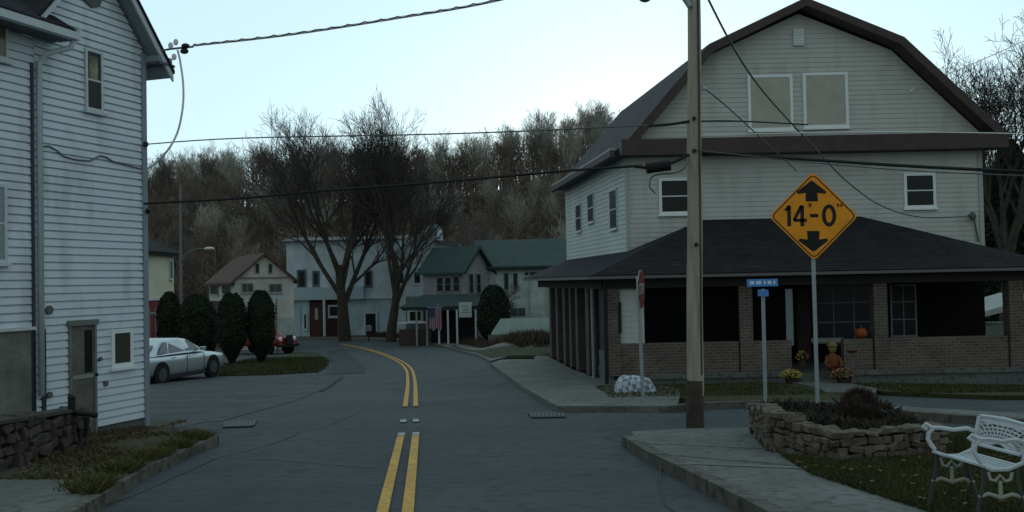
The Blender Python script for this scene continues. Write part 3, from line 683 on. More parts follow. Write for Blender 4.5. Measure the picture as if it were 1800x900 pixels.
window(WX, (4.2, .5, 4.75, 1.6), b, px=False, gm=mat('green_pane', (.12, .15, .12), .4), fw=.07, nz=1)
mb = MB(); WX.box(mb, -.02, zr_ - .07, 3.3, zr_ + .05, 0.0, .09); mb.build('white_ledge', white_trim, b)
WY = Wall((xc + .02, YC), (0, 1), (1, 0))
for t_ in (1.1, 1.9): mb = MB(); WY.box(mb, t_, -3.4, t_ + .07, -1.0, 0, .05); mb.build('door_trim', mat('dull_white2', (.25, .25, .24), .6), b)
mb = MB(); WY.box(mb, 1.175, -1.35, 1.895, -1.25, 0, .05); mb.build('door_trim', MATS['dull_white2'], b)
# pale house with brown roof
YB = 64; c = P(413, 560, YB); b = thing('pale_house', 'pale house with brown gable roof and small arched windows behind the trimmed evergreens', 'house', (c.x, c.y, zg(c.x, YB)))
ze_ = P(413, 494, YB).z
WG, WH = gabled(b, c, R(28), 3.95, 8.6, -4.4, ze_, P(462, 449, YB + 1).z, pale_wall, brown_roof, ov=.3)
for rc in ((448, 462, 456, 481), (471, 463, 479, 481)): window(WG, rc, b, fm=mat('dim_white', (.3, .3, .28), .7), gm=dull_glass, fw=.05, nz=1, sill=False)
for rc in ((424, 497, 446, 515), (472, 498, 496, 515)): window(WG, rc, b, fm=MATS['dim_white'], gm=mat('blue_pane', (.05, .07, .075), .3), fw=.07, nz=1, nx=2)
for rc in ((371, 500, 384, 520), (392, 499, 406, 519)): window(WH, rc, b, fm=MATS['dim_white'], gm=dull_glass, fw=.13, nz=1, sill=False)
t_, z_ = WH.hit(395, 529)[0], WH.hit(380, 529)[1]
mb = MB(); WH.box(mb, .0, -4.5, 8.5, z_, .0, .05); mb.build('red_base', dark_red, b)
mb = MB(); WG.box(mb, 2.9, -4.5, 3.95, P(490, 560, YB).z, .0, .04); mb.build('lower_panel', mint_wall, b)
mb = MB(); q = WG.hit(463, 488); WG.box(mb, .4, q[1] - .05, 3.6, q[1] + .04, 0, .06); mb.build('string_course', mat('tan_trim', (.2, .18, .14), .8), b)
# storefront
YS = 86; W2 = Wall((0, YS, 0), (1, 0), (0, -1)); xa = P(505, 560, YS).x; xb = P(705, 560, YS).x
b = thing('storefront_building', 'pale blue two storey building with red shopfront door behind the two bare trees', 'building', ((xa + xb) / 2, YS, zg(0, YS)))
zt = P(560, 425, YS).z; zm = P(560, 527, YS).z; zf = P(560, 505, YS).z
mb = MB(); mb.box((xa, YS, zm), (xb, YS + 9, zt)); mb.build('wall', blue_white, b)
mb = MB(); mb.prism([(xa - .4, YS - .4, zt), (xb + .4, YS - .4, zt), (xb + .4, YS + 4.5, zt + .5), (xa - .4, YS + 4.5, zt + .5)], (0, 0, .12)); mb.build('roof', mat('slate', (.09, .11, .12), .8, 2, .3), b)
mb = MB(); mb.box((xa, YS - .35, zm), (P(640, 520, YS).x, YS - .003, zf)); mb.build('fascia', blue_trim, b)
mb = MB(); mb.box((xa, YS + .3, -5), (xb, YS + 8.8, zm - .003)); lw = mb.build('shop_wall', mat('shop_wall', (.42, .52, .56), .8, 1, .25), b)
W3 = Wall((0, YS + .3, 0), (1, 0), (0, -1))
for rc in ((522, 474, 539, 507), (549, 476, 562, 503), (590, 470, 604, 500), (640, 475, 655, 505)): window(W2, rc, b, fm=mat('shutter', (.10, .14, .16), .7), gm=dull_glass, fw=.16, nz=1)
mb = MB(); W3.box(mb, *[v for v in (P(543, 560, YS).x, -4.62, P(600, 560, YS).x, zm)], 0, .06); mb.build('red_shopfront', dark_red, b)
mb = MB(); W3.box(mb, P(546, 560, YS).x, -4.55, P(566, 560, YS).x, P(556, 532, YS).z, .061, .10); dd = mb.build('door', mat('door_red', (.07, .02, .02), .6), b)
mb = MB(); W3.box(mb, P(553, 560, YS).x, P(556, 562, YS).z, P(558, 560, YS).x, P(556, 542, YS).z, .101, .12); mb.build('pane', pane_tint, dd)
window(W3, (577, 536, 599, 558), b, fm=white_trim, gm=dull_glass, fw=.15, nz=1, proud=.12)
window(W3, (533, 550, 541, 580), b, fm=white_trim, gm=dull_glass, fw=.12, nz=1, proud=.12)
window(W3, (640, 548, 664, 592), b, fm=white_trim, gm=dull_glass, fw=.16, nz=1, proud=.12)
for x in (570,): mb = MB(); mb.tube([(P(x, 560, YS - .3).x, YS - .25, -4.7), (P(x, 560, YS - .3).x, YS - .25, zm)], .12, 8); mb.build('white_post', white_trim, b)
mb = MB(); W3.box(mb, P(514, 560, YS).x, -4.6, P(527, 560, YS).x, P(520, 538, YS).z, 0, .08); mb.build('display_window', blue_trim, b)
# blue-white gabled building between the trees and the green-roofed house
YG = 82; b = thing('blue_gabled_building', 'blue white building with a sharp gable peak just left of the green roofed house', 'building', (P(740, 560, YG).x, YG, zg(0, YG)))
W4 = Wall((0, YG, 0), (1, 0), (0, -1))
mb = MB(); mb.prism([P(x, y, YG) for x, y in ((688, 606), (688, 452), (762, 397), (768, 399), (768, 427), (805, 432), (806, 604))], (0, 7, 0)); mb.build('wall', blue_white, b)
mb = MB(); mb.prism([P(x, y, YG) - Vector((0, .35, 0)) for x, y in ((684, 455), (684, 450), (762, 392), (768, 394), (762, 399))], (0, 7.5, 0)); mb.build('roof', mat('pale_roof', (.48, .55, .6), .7, 2, .2), b)
mb = MB(); mb.prism([P(x, y, YG) - Vector((0, .3, 0)) for x, y in ((768, 428), (768, 422), (808, 428), (808, 434))], (0, 7.5, 0)); mb.build('lower_roof', mat('mid_roof', (.12, .14, .15), .7, 2, .3), b)
window(W4, (726, 476, 741, 500), b, gm=dull_glass, fw=.12, nz=1)
window(W4, (700, 478, 712, 500), b, gm=dull_glass, fw=.12, nz=1)
# green-roofed house
YR = 72; b = thing('green_roofed_house', 'house with long green metal roof, brick chimney and flagged porch across the bend', 'house', (P(880, 560, YR).x, YR, zg(0, YR)))
W5 = Wall((0, YR, 0), (1, 0), (0, -1))
ex0 = P(838, 470, YR).x; ex1 = P(1075, 470, YR).x; zE5 = P(900, 471, YR).z; zR5 = P(900, 424, YR + 3).z
mb = MB(); mb.box((ex0, YR, -4.7), (ex1, YR + 6.5, zE5 + .05)); mb.build('wall', mint_wall, b)
mb = MB(); mb.prism([(ex0 - .3, YR - .5, zE5), (ex0 - .3, YR + 3.2, zR5), (ex0 - .3, YR + 7.0, zE5), (ex0 - .3, YR + 7.0, zE5 + .12), (ex0 - .3, YR + 3.2, zR5 + .14), (ex0 - .3, YR - .5, zE5 + .12)], (ex1 - ex0 + .6, 0, 0)); mb.build('roof', green_roof, b)
mb = MB(); mb.box((ex0 - .3, YR - .46, zE5 - .12), (ex1 + .3, YR - .0, zE5 - .003)); mb.build('eave_board', dark_green_roof, b)
cw = P(816, 560, YR - 3); zw5 = P(815, 474, YR - 3).z
WG, WH = gabled(b, cw, R(58), 3.4, 3.6, -4.6, zw5, P(826, 436, YR - 2).z, lilac_wall, green_roof, ov=.35, name='wing_wall', rname='wing_roof', trim=dark_green_roof)
for rc in ((823, 480, 832, 517), (836, 480, 845, 517)): window(WG, rc, b, fm=mat('lilac_trim', (.2, .2, .22), .7), gm=dull_glass, fw=.09, nz=2, sill=False)
for rc in ((769, 486, 779, 514), (783, 486, 793, 514), (798, 484, 808, 514)): window(WH, rc, b, fm=MATS['lilac_trim'], gm=dull_glass, fw=.09, nz=2, sill=False)
mb = MB(); cc = P(818, 425, YR + 2); mb.box((cc.x - .32, YR + 1.7, P(818, 450, YR + 2).z), (cc.x + .32, YR + 2.4, P(818, 390, YR + 2).z)); mb.build('chimney', mat('chimney_brick', (.09, .075, .068), .9, 5, .3), b)
for rc in ((884, 478, 896, 512), (900, 478, 912, 512), (920, 476, 950, 486)): window(W5, rc, b, fm=mat('mint_trim', (.30, .34, .31), .7), gm=dull_glass, fw=.1, nz=1, sill=False)
window(W5, (895, 540, 925, 558), b, fm=MATS['mint_trim'], gm=mat('teal_pane', (.05, .07, .075), .4), fw=.08, nz=1, nx=2)
mb = MB(); W5.box(mb, P(960, 510, YR).x, -4.6, P(965, 510, YR).x, zE5 - .12, 0, .1); W5.box(mb, P(930, 510, YR).x, P(930, 558, YR).z, P(932, 510, YR).x, zE5 - .12, 0, .08); mb.build('corner_board', MATS['mint_trim'], b)
# its porch
YQ = YR - 6.5; zq0 = P(780, 541, YQ).z; zq1 = P(780, 520, YQ + 2.2).z
mb = MB(); mb.prism([(P(702, 540, YQ).x, YQ, zq0), (P(842, 540, YQ).x, YQ, zq0), (P(838, 520, YQ + 2.4).x, YQ + 2.6, zq1), (P(742, 520, YQ + 2.4).x, YQ + 2.6, zq1)], (0, 0, .10)); mb.build('porch_roof', dark_green_roof, b)
mb = MB(); mb.box((P(706, 540, YQ).x, YQ + .06, zq0 - .15), (P(840, 540, YQ).x, YQ + .2, zq0 - .003)); mb.build('porch_beam', mat('porch_dark', (.04, .045, .045), .8), b)
for x in (732, 750, 771, 787, 803, 836):
    mb = MB(); p = P(x, 560, YQ); mb.box((p.x - .06, YQ + .07, -4.4), (p.x + .06, YQ + .19, zq0 - .152)); mb.build('porch_post', white_trim if x > 760 else MATS['dull_white'], b)
mb = MB(); zr_ = P(720, 566, YQ).z; mb.box((P(698, 566, YQ).x, YQ + .08, zr_ - .1), (P(749, 566, YQ).x, YQ + .17, zr_)); mb.build('porch_rail', white_trim, b)
mb = MB(); mb.box((P(700, 566, YQ).x, YQ + .4, -4.6), (P(748, 566, YQ).x, YQ + .5, zr_ - .5)); mb.build('porch_skirt', mat('skirt', (.055, .042, .035), .8), b)
mb = MB(); mb.box((P(706, 540, YQ).x, YQ + 2.5, -4.6), (P(838, 540, YQ).x, YQ + 2.65, zq1)); mb.build('porch_wall', mat('porch_wall', (.10, .12, .12), .8, 2, .3), b)
Wq = Wall((0, YQ + 2.5, 0), (1, 0), (0, -1))
window(Wq, (716, 543, 744, 568), b, fm=white_trim, gm=dull_glass, fw=.18, nz=1, sill=False)
mb = MB(); mb.box((P(752, 540, YQ).x, YQ + 2.2, -4.5), (P(834, 540, YQ).x, YQ + 2.45, zq0 - .3)); mb.build('porch_screen', mat('porch_black', (.012, .014, .015), .8), b)
mb = MB(); mb.box((P(698, 590, YQ).x, YQ, -4.9), (P(845, 590, YQ).x, YQ + 2.4, -4.28)); mb.build('porch_deck', concrete, b)

# ---------------------------------------------------------------- trees
def twig_tube(mb, p0, p1, r0, r1, k):
    d = (p1 - p0)
    if d.length < 1e-5: return
    d.normalize(); u = d.orthogonal().normalized(); v = d.cross(u); n = len(mb.v)
    for p, r in ((p0, r0), (p1, r1)):
        for j in range(k):
            a = 2 * math.pi * j / k; mb.v.append(p + (u * math.cos(a) + v * math.sin(a)) * r)
    for j in range(k): mb.f.append((n + j, n + (j + 1) % k, n + k + (j + 1) % k, n + k + j))
def grow(rnd, trunk, crown, p, d, L, r, lvl, maxl, kids, spread, up, rmin, drop=.62, l1=None):
    segs = 4 if lvl == 0 else (3 if lvl < 3 else 2)
    mb = trunk if lvl <= 1 else crown
    k = 8 if lvl == 0 else (6 if lvl == 1 else (4 if lvl == 2 else 3))
    pts = [p.copy()]; dirs = [d.copy()]
    for i in range(segs):
        d = (d + Vector((rnd.uniform(-1, 1), rnd.uniform(-1, 1), rnd.uniform(-.6, .8))) * (.10 + .06 * lvl) + Vector((0, 0, up))).normalized()
        p = p + d * (L / segs); pts.append(p.copy()); dirs.append(d.copy())
    rr = [max(rmin, r * (1 - .55 * i / segs)) for i in range(segs + 1)]
    for i in range(segs): twig_tube(mb, pts[i], pts[i + 1], rr[i], rr[i + 1], k)
    if lvl >= maxl: return
    n = kids[lvl]
    for j in range(n):
        t = (.45 if lvl == 0 else .25) + (1.0 - (.45 if lvl == 0 else .25)) * (j + rnd.random() * .8) / n
        t = min(t, .999); i = int(t * segs); f = t * segs - i; q = pts[i].lerp(pts[i + 1], f); dd = dirs[i + 1]
        ax = dd.orthogonal().normalized(); ax.rotate(Matrix.Rotation(j * 2.4 + rnd.uniform(-.6, .6), 3, dd))
        nd = (dd * math.cos(spread[lvl]) + ax * math.sin(spread[lvl]) * rnd.uniform(.7, 1.2)).normalized()
        grow(rnd, trunk, crown, q, nd, L * (l1 if l1 and lvl == 0 else drop) * rnd.uniform(.75, 1.15) * (1.1 - .35 * t), max(rmin, rr[i] * .55), lvl + 1, maxl, kids, spread, up, rmin, drop)
def bare_tree(name, label, loc, H, r, seed, maxl, kids, spread, up=.04, rmin=.012, m=bark, group=None, lean=(0, 0), first=.42, single=False, drop=.62, l1=None):
    rnd = random.Random(seed); tr = MB(); cr = tr if single else MB()
    grow(rnd, tr, cr, Vector((0, 0, -.3)), Vector((lean[0], lean[1], 1)).normalized(), H * first, r, 0, maxl, kids, spread, up, rmin, drop, l1)
    loc = Vector(loc)
    if single:
        o = tr.build(name, m, base=(0, 0, 0)); o.location = loc; tag(o, label, 'tree', group); return o
    o = thing(name, label, 'tree', (0, 0, 0), group)
    tr.build('trunk', m, o); cr.build('crown', m, o); o.location = loc; return o

for nm, lab, px, YT, H, r, seed, lean in (
        ('bare_tree', 'large bare tree with thick forked trunk before the red shop door, left of the pair', 606, 77, 29, .56, 11, (-.04, 0)),
        ('bare_tree', 'large bare tree with many upright stems left of the flagged porch, right of the pair', 686, 74, 28, .43, 24, (.05, 0))):
    p = P(px, 585, YT)
    kids = (7, 7, 5, 5, 4); sp = (.47, .45, .52, .6, .65)
    bare_tree(nm, lab, (p.x, YT, zg(p.x, YT)), H, r, seed, 5, kids, sp, .075, .011, bark, None, lean, .22, drop=.63, l1=1.75)
# right edge: bare tree beside the gambrel house, and dark mass of trees behind it
p = P(1768, 600, 46)
bare_tree('bare_tree', 'tall bare tree rising behind the right end of the gambrel house', (p.x, 46, zg(p.x, 46)), 21, .30, 5, 5, (6, 7, 6, 5, 4), (.40, .5, .6, .6, .7), .07, .010, bark, None, (.02, 0), .30, l1=1.35)
p = P(1722, 600, 60)
bare_tree('bare_tree', 'dark bare tree just behind the lower right eave of the gambrel roof', (p.x, 60, zg(p.x, 60)), 18, .28, 45, 5, (7, 7, 6, 5, 4), (.45, .55, .6, .6, .7), .06, .014, bark, None, (.03, 0), .28, l1=1.2)
p = P(862, 590, 67)
bare_tree('bare_tree', 'slender bare tree standing before the green roof and round shrub', (p.x + .6, 70, -4.4), 6.8, .10, 9, 4, (6, 6, 5, 4), (.5, .6, .6, .7), .06, .012, mat('bark_tan', (.14, .12, .10), 1, 3, .3), None, (0, 0), .45)

# hillside of bare trees: a few meshes, many individuals
protos = []
for i in range(7):
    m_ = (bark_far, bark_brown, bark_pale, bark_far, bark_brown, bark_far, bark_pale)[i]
    o = bare_tree('hill_tree', 'bare deciduous tree among many on the wooded hillside', (0, 0, 0), 13.5, .17, 100 + i, 4, (10, 6, 5, 4), (.38, .5, .55, .6), .10, .017, m_, 'bare trees on the hillside', (0, 0), .62, single=True)
    protos.append(o)
rnd = random.Random(3); spots = []
def crest(X): return 185 - 48 * ss(24, 60, X)
while len(spots) < 285:
    if rnd.random() < .28: X = rnd.uniform(34, 80); Y = rnd.uniform(60, 150)
    else:
        Y = rnd.uniform(104, 196); X = rnd.uniform(-.42, .2) * Y
    if X / Y > .62 or (X > 20 and X / Y < .42): continue
    if any(abs(X - a) < 1.6 and abs(Y - b) < 3 for a, b in spots): continue
    spots.append((X, Y))
for i, (X, Y) in enumerate(spots):
    o = protos[i] if i < len(protos) else copy_tree(protos[rnd.randrange(len(protos))])
    s_ = rnd.uniform(.62, 1.12) * (.9 if Y > 150 else .8)
    o.location = (X, Y, full_z(X, Y) - .1); o.rotation_euler.z = rnd.uniform(0, 6.28); o.scale = (s_ * rnd.uniform(.85, 1.15), s_, s_)
# the wood that reads as one mass, thick brush between and behind them
wd = MB(); rnd = random.Random(8)
for k in range(4200):
    if rnd.random() < .2: X = rnd.uniform(30, 90); Y = rnd.uniform(56, 160)
    else: Y = rnd.uniform(102, 205); X = rnd.uniform(-.46, .30) * Y
    z = full_z(X, Y) - .2; h = rnd.uniform(3.5, 9) * (1.0 if Y < 160 else 1.15); q = Vector((X, Y, z)); tp_ = q + Vector((rnd.uniform(-.8, .8), rnd.uniform(-.8, .8), h))
    twig_tube(wd, q, tp_, .10, .03, 3)
    for j in range(22):
        t = rnd.uniform(.15, 1); b0 = q.lerp(tp_, t); L = (1.15 - t) * h * .34 + .4
        b1 = b0 + Vector((rnd.uniform(-1, 1), rnd.uniform(-1, 1), rnd.uniform(.1, 1.2))).normalized() * L; twig_tube(wd, b0, b1, .045, .02, 3)
tag(wd.build('woodland', bark_brown, base=(0, 150, 0)), 'dense brown leafless brush and saplings covering the hill', 'woodland', None, 'stuff')

def leaves(mb, surf, n, size, rnd):
    for _ in range(n):
        c, nn = surf(rnd); a = Vector((rnd.gauss(0, 1), rnd.gauss(0, 1), rnd.gauss(0, 1))).normalized(); u = (a + nn * .4).normalized(); v = u.cross(nn + a * .3).normalized()
        s_ = size * rnd.uniform(.6, 1.4); i = len(mb.v); mb.v += [c - v * s_ * .5, c + u * s_, c + v * s_ * .5]; mb.f.append((i, i + 1, i + 2))
def evergreen(name, label, cat, x, ytop, ybot, wpx, Y, prof, n=5000, size=.10, m=conifer_mat, group=None, seed=1, jit=.06, trunk=.06):
    rnd = random.Random(seed); p = P(x, ybot, Y); zb_ = zg(p.x, Y); top_ = P(x, ytop, Y).z; H = top_ - zb_; Rr = wpx / FPX * Y / 2
    o = thing(name, label, cat, (p.x, Y, zb_), group); base = Vector((p.x, Y, zb_))
    lump = [(rnd.uniform(0, 6.28), rnd.uniform(.05, .95), rnd.uniform(-.10, .12)) for _ in range(14)]
    def rad(t, a):
        k = prof(t)
        return Rr * k * (1 + sum(w * math.exp(-((t - tt) / .12) ** 2) * max(0, math.cos(a - aa)) for aa, tt, w in lump))
    mb = MB(); seg = 18; rings = 22; n0 = 0
    for i in range(rings + 1):
        t = i / rings
        for j in range(seg):
            a = 2 * math.pi * j / seg; r_ = rad(t, a) * (.93 + rnd.uniform(-jit, jit)); mb.v.append(base + Vector((r_ * math.cos(a), r_ * math.sin(a), .04 * H + .96 * H * t)))
    for i in range(rings):
        for j in range(seg): mb.f.append((i * seg + j, i * seg + (j + 1) % seg, (i + 1) * seg + (j + 1) % seg, (i + 1) * seg + j))
    def surf(rn):
        t = rn.random(); a = rn.uniform(0, 6.28); r_ = rad(t, a) * rn.uniform(.88, 1.09)
        return base + Vector((r_ * math.cos(a), r_ * math.sin(a), H * (.03 + .97 * t))), Vector((math.cos(a), math.sin(a), .5)).normalized()
    leaves(mb, surf, n, size, rnd); mb.build('crown', m, o)
    if trunk: t_ = MB(); t_.tube([base - Vector((0, 0, .1)), base + Vector((0, 0, H * .15))], trunk, 8); t_.build('trunk', bark, o)
    return o
flame = lambda t: max(.03, min(1, (t / .34) ** .8 if t < .34 else 1) * (math.sqrt(max(0, 1 - ((t - .62) / .40) ** 2)) if t > .72 else 1) * (.9 + .12 * math.sin(t * 3.1)))
blunt = lambda t: max(.03, (min(1, .72 + t) * (math.sqrt(max(0, 1 - ((t - .55) / .46) ** 2)) if t > .55 else 1)))
evergreen('arborvitae', 'dark clipped flame shaped evergreen, left one of the pair on the grass verge', 'shrub', 408, 516, 639, 49, 44, flame, 6000, .085, group='clipped evergreens on the verge', seed=1)
evergreen('arborvitae', 'dark clipped flame shaped evergreen nearest the road, right one of the pair on the verge', 'shrub', 459.5, 511, 636, 46, 44.5, flame, 6000, .085, group='clipped evergreens on the verge', seed=2)
evergreen('broad_evergreen', 'broad dark evergreen shrub right behind the silver car', 'shrub', 347, 518, 622, 62, 46, blunt, 6000, .10, seed=3)
evergreen('evergreen_shrub', 'dark evergreen shrub between the red ground floor and the street lamp pole', 'shrub', 298, 514, 605, 38, 47, blunt, 5000, .10, seed=4)
evergreen('small_shrub', 'small dark shrub under the signpost behind the red truck', 'shrub', 487, 556, 604, 22, 68, blunt, 1500, .12, seed=5)
rnds = lambda t: max(.05, math.sqrt(max(0, 1 - ((t - .5) / .52) ** 2)))
evergreen('round_shrub', 'large rounded dark evergreen shrub right of the flagged porch', 'shrub', 869, 504, 590, 50, 64, rnds, 7000, .16, dark_leaf, seed=6)
evergreen('dark_conifer', 'dark conifer growing behind the right end of the gambrel house', 'tree', 1786, 250, 600, 150, 52, lambda t: max(.03, (1 - t) ** .6 * min(1, .5 + t * 2)), 16000, .25, conifer_mat, seed=12)

# ---------------------------------------------------------------- stone planter, shrub, bench
def gpt(x, y, off=.14): return G(x, y, off)
pa, pb, pc = gpt(1365, 790), gpt(1468, 808), gpt(1640, 796)
pl = thing('stone_planter', 'low rough stone planter wall full of dark plants on the corner lawn', 'planter', tuple(pb))
ztop = {0: P(1365, 719, pa.y).z, 1: P(1500, 757, pb.y).z, 2: P(1642, 750, pc.y).z}
pd = Vector((pc.x + .35, pc.y + 2.1, 0)); pe = Vector((pa.x + .25, pa.y + 1.7, 0))
ring = [(pa, ztop[0]), (pb, ztop[1]), (pc, ztop[2]), (pd, -1.72), (pe, -1.62)]
rnd = random.Random(5)
def rubble(mb, a, za, b, zb_, zlow, size=.13, th=.20):
    L = (b.xy - a.xy).length; d = Vector((b.x - a.x, b.y - a.y, 0)).normalized(); n_ = Vector((d.y, -d.x, 0)); z = zlow; row = 0
    while z < max(za, zb_):
        h = size * rnd.uniform(.55, .9); s_ = -rnd.random() * size
        while s_ < L:
            w_ = size * rnd.uniform(.7, 1.9); k = max(0, min(1, (s_ + w_ / 2) / L)); zt_ = za + (zb_ - za) * k
            if z + h * .5 < zt_:
                c = Vector((a.x, a.y, 0)) + d * (s_ + w_ / 2) + Vector((0, 0, z + h / 2)) + n_ * rnd.uniform(-.02, .03)
                tl = rnd.uniform(-.25, .25); ax = (d * math.cos(tl) + Vector((0, 0, math.sin(tl)))) * w_ * .46; az = (Vector((0, 0, math.cos(tl))) - d * math.sin(tl)) * h * .46
                j = [Vector((rnd.uniform(-1, 1), rnd.uniform(-1, 1), rnd.uniform(-1, 1))) * size * .17 for _ in range(8)]
                cs = [c - ax - n_ * -th * .5 - az, c + ax + n_ * th * .5 - az, c + ax - n_ * th * .5 - az, c - ax - n_ * th * .5 - az]
                cs[0] = c - ax + n_ * th * .5 - az
                cs = cs + [q + az * 2 for q in cs]; mb.hexa([q + jj for q, jj in zip(cs, j)])
            s_ += w_
        z += h
mb = MB()
for i in range(5):
    a, za = ring[i]; b, zb_ = ring[(i + 1) % 5]; rubble(mb, a, za, b, zb_, zg(a.x, a.y) - .08, .10)
mb.build('stone_wall', stone, pl, bevel=.018)
mb = MB(); ctr = sum((Vector((q[0].x, q[0].y, 0)) for q in ring), Vector((0, 0, 0))) / 5
core = [Vector((q[0].x, q[0].y, 0)).lerp(ctr, .05) for q in ring]
mb.add([Vector((c.x, c.y, q[1] - .07)) for c, q in zip(core, ring)] + [Vector((c.x, c.y, -2.1)) for c in core] + [Vector((ctr.x, ctr.y, -1.62))],
       [(i, (i + 1) % 5, 10) for i in range(5)] + [(i, i + 5, (i + 1) % 5 + 5, (i + 1) % 5) for i in range(5)]); mb.build('soil', soil, pl)
gp_ = MB(); rnd = random.Random(6)
def inring(p):
    n = 5; s = None
    for i in range(n):
        a = core[i]; b = core[(i + 1) % n]; cr = (b.x - a.x) * (p.y - a.y) - (b.y - a.y) * (p.x - a.x)
        if s is None: s = cr > 0
        elif (cr > 0) != s: return False
    return True
while len(gp_.f) < 9000:
    q = Vector((rnd.uniform(2.8, 5.2), rnd.uniform(9.6, 12.6), 0))
    if not inring(q): continue
    h = rnd.uniform(.03, .10) * (1.3 if math.sin(q.x * 7) * math.cos(q.y * 5) > 0 else .7); a = rnd.uniform(0, 6.28); z0 = -1.66 + rnd.uniform(-.05, .03)
    q.z = z0; d = Vector((math.cos(a), math.sin(a), 0)) * .035; t_ = q + Vector((rnd.uniform(-.12, .12), rnd.uniform(-.12, .12), h)); i = len(gp_.v); gp_.v += [q - d, q + d, t_]; gp_.f.append((i, i + 1, i + 2))
tag(gp_.build('ground_cover', mat('dark_cover', (.020, .022, .014), 1, 8, col2=(.05, .04, .03)), base=(4, 11, -1.7)), 'dark low ground cover plants filling the stone planter', 'plants', None, 'stuff')
# brown leafless dome shrub
c = P(1511, 712, 10.9); rnd = random.Random(9)
bs = thing('dome_shrub', 'brown twiggy dome shaped shrub growing in the stone planter', 'shrub', (c.x, 10.9, -1.72)); mb = MB()
for k in range(2600):
    a = rnd.uniform(0, 6.28); e = math.acos(rnd.uniform(-.35, 1)); r_ = .225 * rnd.uniform(.35, 1.0) ** .5
    o0 = Vector((c.x, 10.9, P(1511, 716, 10.9).z)); d = Vector((math.sin(e) * math.cos(a), math.sin(e) * math.sin(a), math.cos(e)))
    q0 = o0 + d * r_ * rnd.uniform(.5, .85); q1 = o0 + d * r_ * 1.08 + Vector((rnd.gauss(0, .012), rnd.gauss(0, .012), rnd.gauss(0, .012)))
    twig_tube(mb, q0, q1, .004, .002, 3)
mb.blob(P(1511, 716, 10.9), (.185, .185, .175), 14, 9, .08, rnd); mb.build('crown', mat('twig_brown', (.05, .034, .028), 1, 20, .5), bs)
mb = MB(); mb.tube([(c.x, 10.9, -1.8), (c.x, 10.9, -1.5)], .02, 6); mb.build('trunk', bark, bs)

# cast metal bench, facing the street
By0, By1 = 6.54, 7.06
def xb_(Y): return 3.02 + (7.02 - Y) * .17
bx = Vector((xb_((By0 + By1) / 2) + .2, (By0 + By1) / 2, zg(3.5, 7.3) + .14))
bn = thing('garden_bench', 'white cast metal bench with curled arms and patterned back on the corner lawn', 'bench', tuple(bx))
along = Vector((xb_(By1) - xb_(By0), By1 - By0, 0)); Lb = along.length; along.normalize(); back = Vector((.31, -.07, 0)).normalized()
O_ = Vector((xb_(By0), By0, zg(3.4, 6.9) + .14))
def bp(s, b, z): return O_ + along * s + back * (b * .62) + Vector((0, 0, z if z < .42 else .42 + (z - .42) * .66))
seat = MB()
for k in range(9):
    b = .02 + k * .047; z = .41 - .025 * math.sin(k / 8 * math.pi)
    seat.hexa([bp(.02, b, z - .014), bp(Lb - .02, b, z - .014), bp(Lb - .02, b + .040, z - .014), bp(.02, b + .040, z - .014), bp(.02, b, z), bp(Lb - .02, b, z), bp(Lb - .02, b + .040, z), bp(.02, b + .040, z)])
seat.build('seat', bench_paint, bn)
def bk_(s, z): return bp(s, .44 + (z - .42) * .26, z)
bkm = MB(); fr_ = [bk_(.02, .50), bk_(.02, .80), bk_(Lb / 2, .815), bk_(Lb - .02, .80), bk_(Lb - .02, .50), bk_(.02, .50)]
bkm.tube(fr_, .014, 6); bkm.tube([bk_(.02, .50), bk_(Lb - .02, .50)], .012, 6)
bkm.hexa([bk_(.02, .74), bk_(Lb - .02, .74), bk_(Lb - .02, .74) + back * .012, bk_(.02, .74) + back * .012, bk_(.02, .80), bk_(Lb - .02, .80), bk_(Lb - .02, .80) + back * .012, bk_(.02, .80) + back * .012])
bkm.build('backrest', bench_paint, bn)
lt = MB()
for rr_ in (.10, .16, .22, .28, .34, .40, .46):
    pts = []
    for i in range(25):
        a = math.pi * i / 24; s_ = Lb / 2 + rr_ * 1.15 * math.cos(a); z = .50 + rr_ * .62 * math.sin(a)
        if .03 < s_ < Lb - .03 and z < .74: pts.append(bk_(s_, z))
        else:
            if len(pts) > 1: lt.tube(pts, .0075, 4)
            pts = []
    if len(pts) > 1: lt.tube(pts, .0075, 4)
for i in range(1, 22):
    a = math.pi * i / 22; e = .62
    q0 = (Lb / 2 + .08 * math.cos(a), .50 + .05 * math.sin(a)); q1 = (Lb / 2 + e * math.cos(a), .50 + e * .62 * math.sin(a))
    k = 1
    while not (.03 < q0[0] + (q1[0] - q0[0]) * k < Lb - .03 and q0[1] + (q1[1] - q0[1]) * k < .74) and k > .1: k -= .04
    lt.tube([bk_(*q0), bk_(q0[0] + (q1[0] - q0[0]) * k, q0[1] + (q1[1] - q0[1]) * k)], .006, 4)
lt.build('back_lattice', bench_paint, bn)
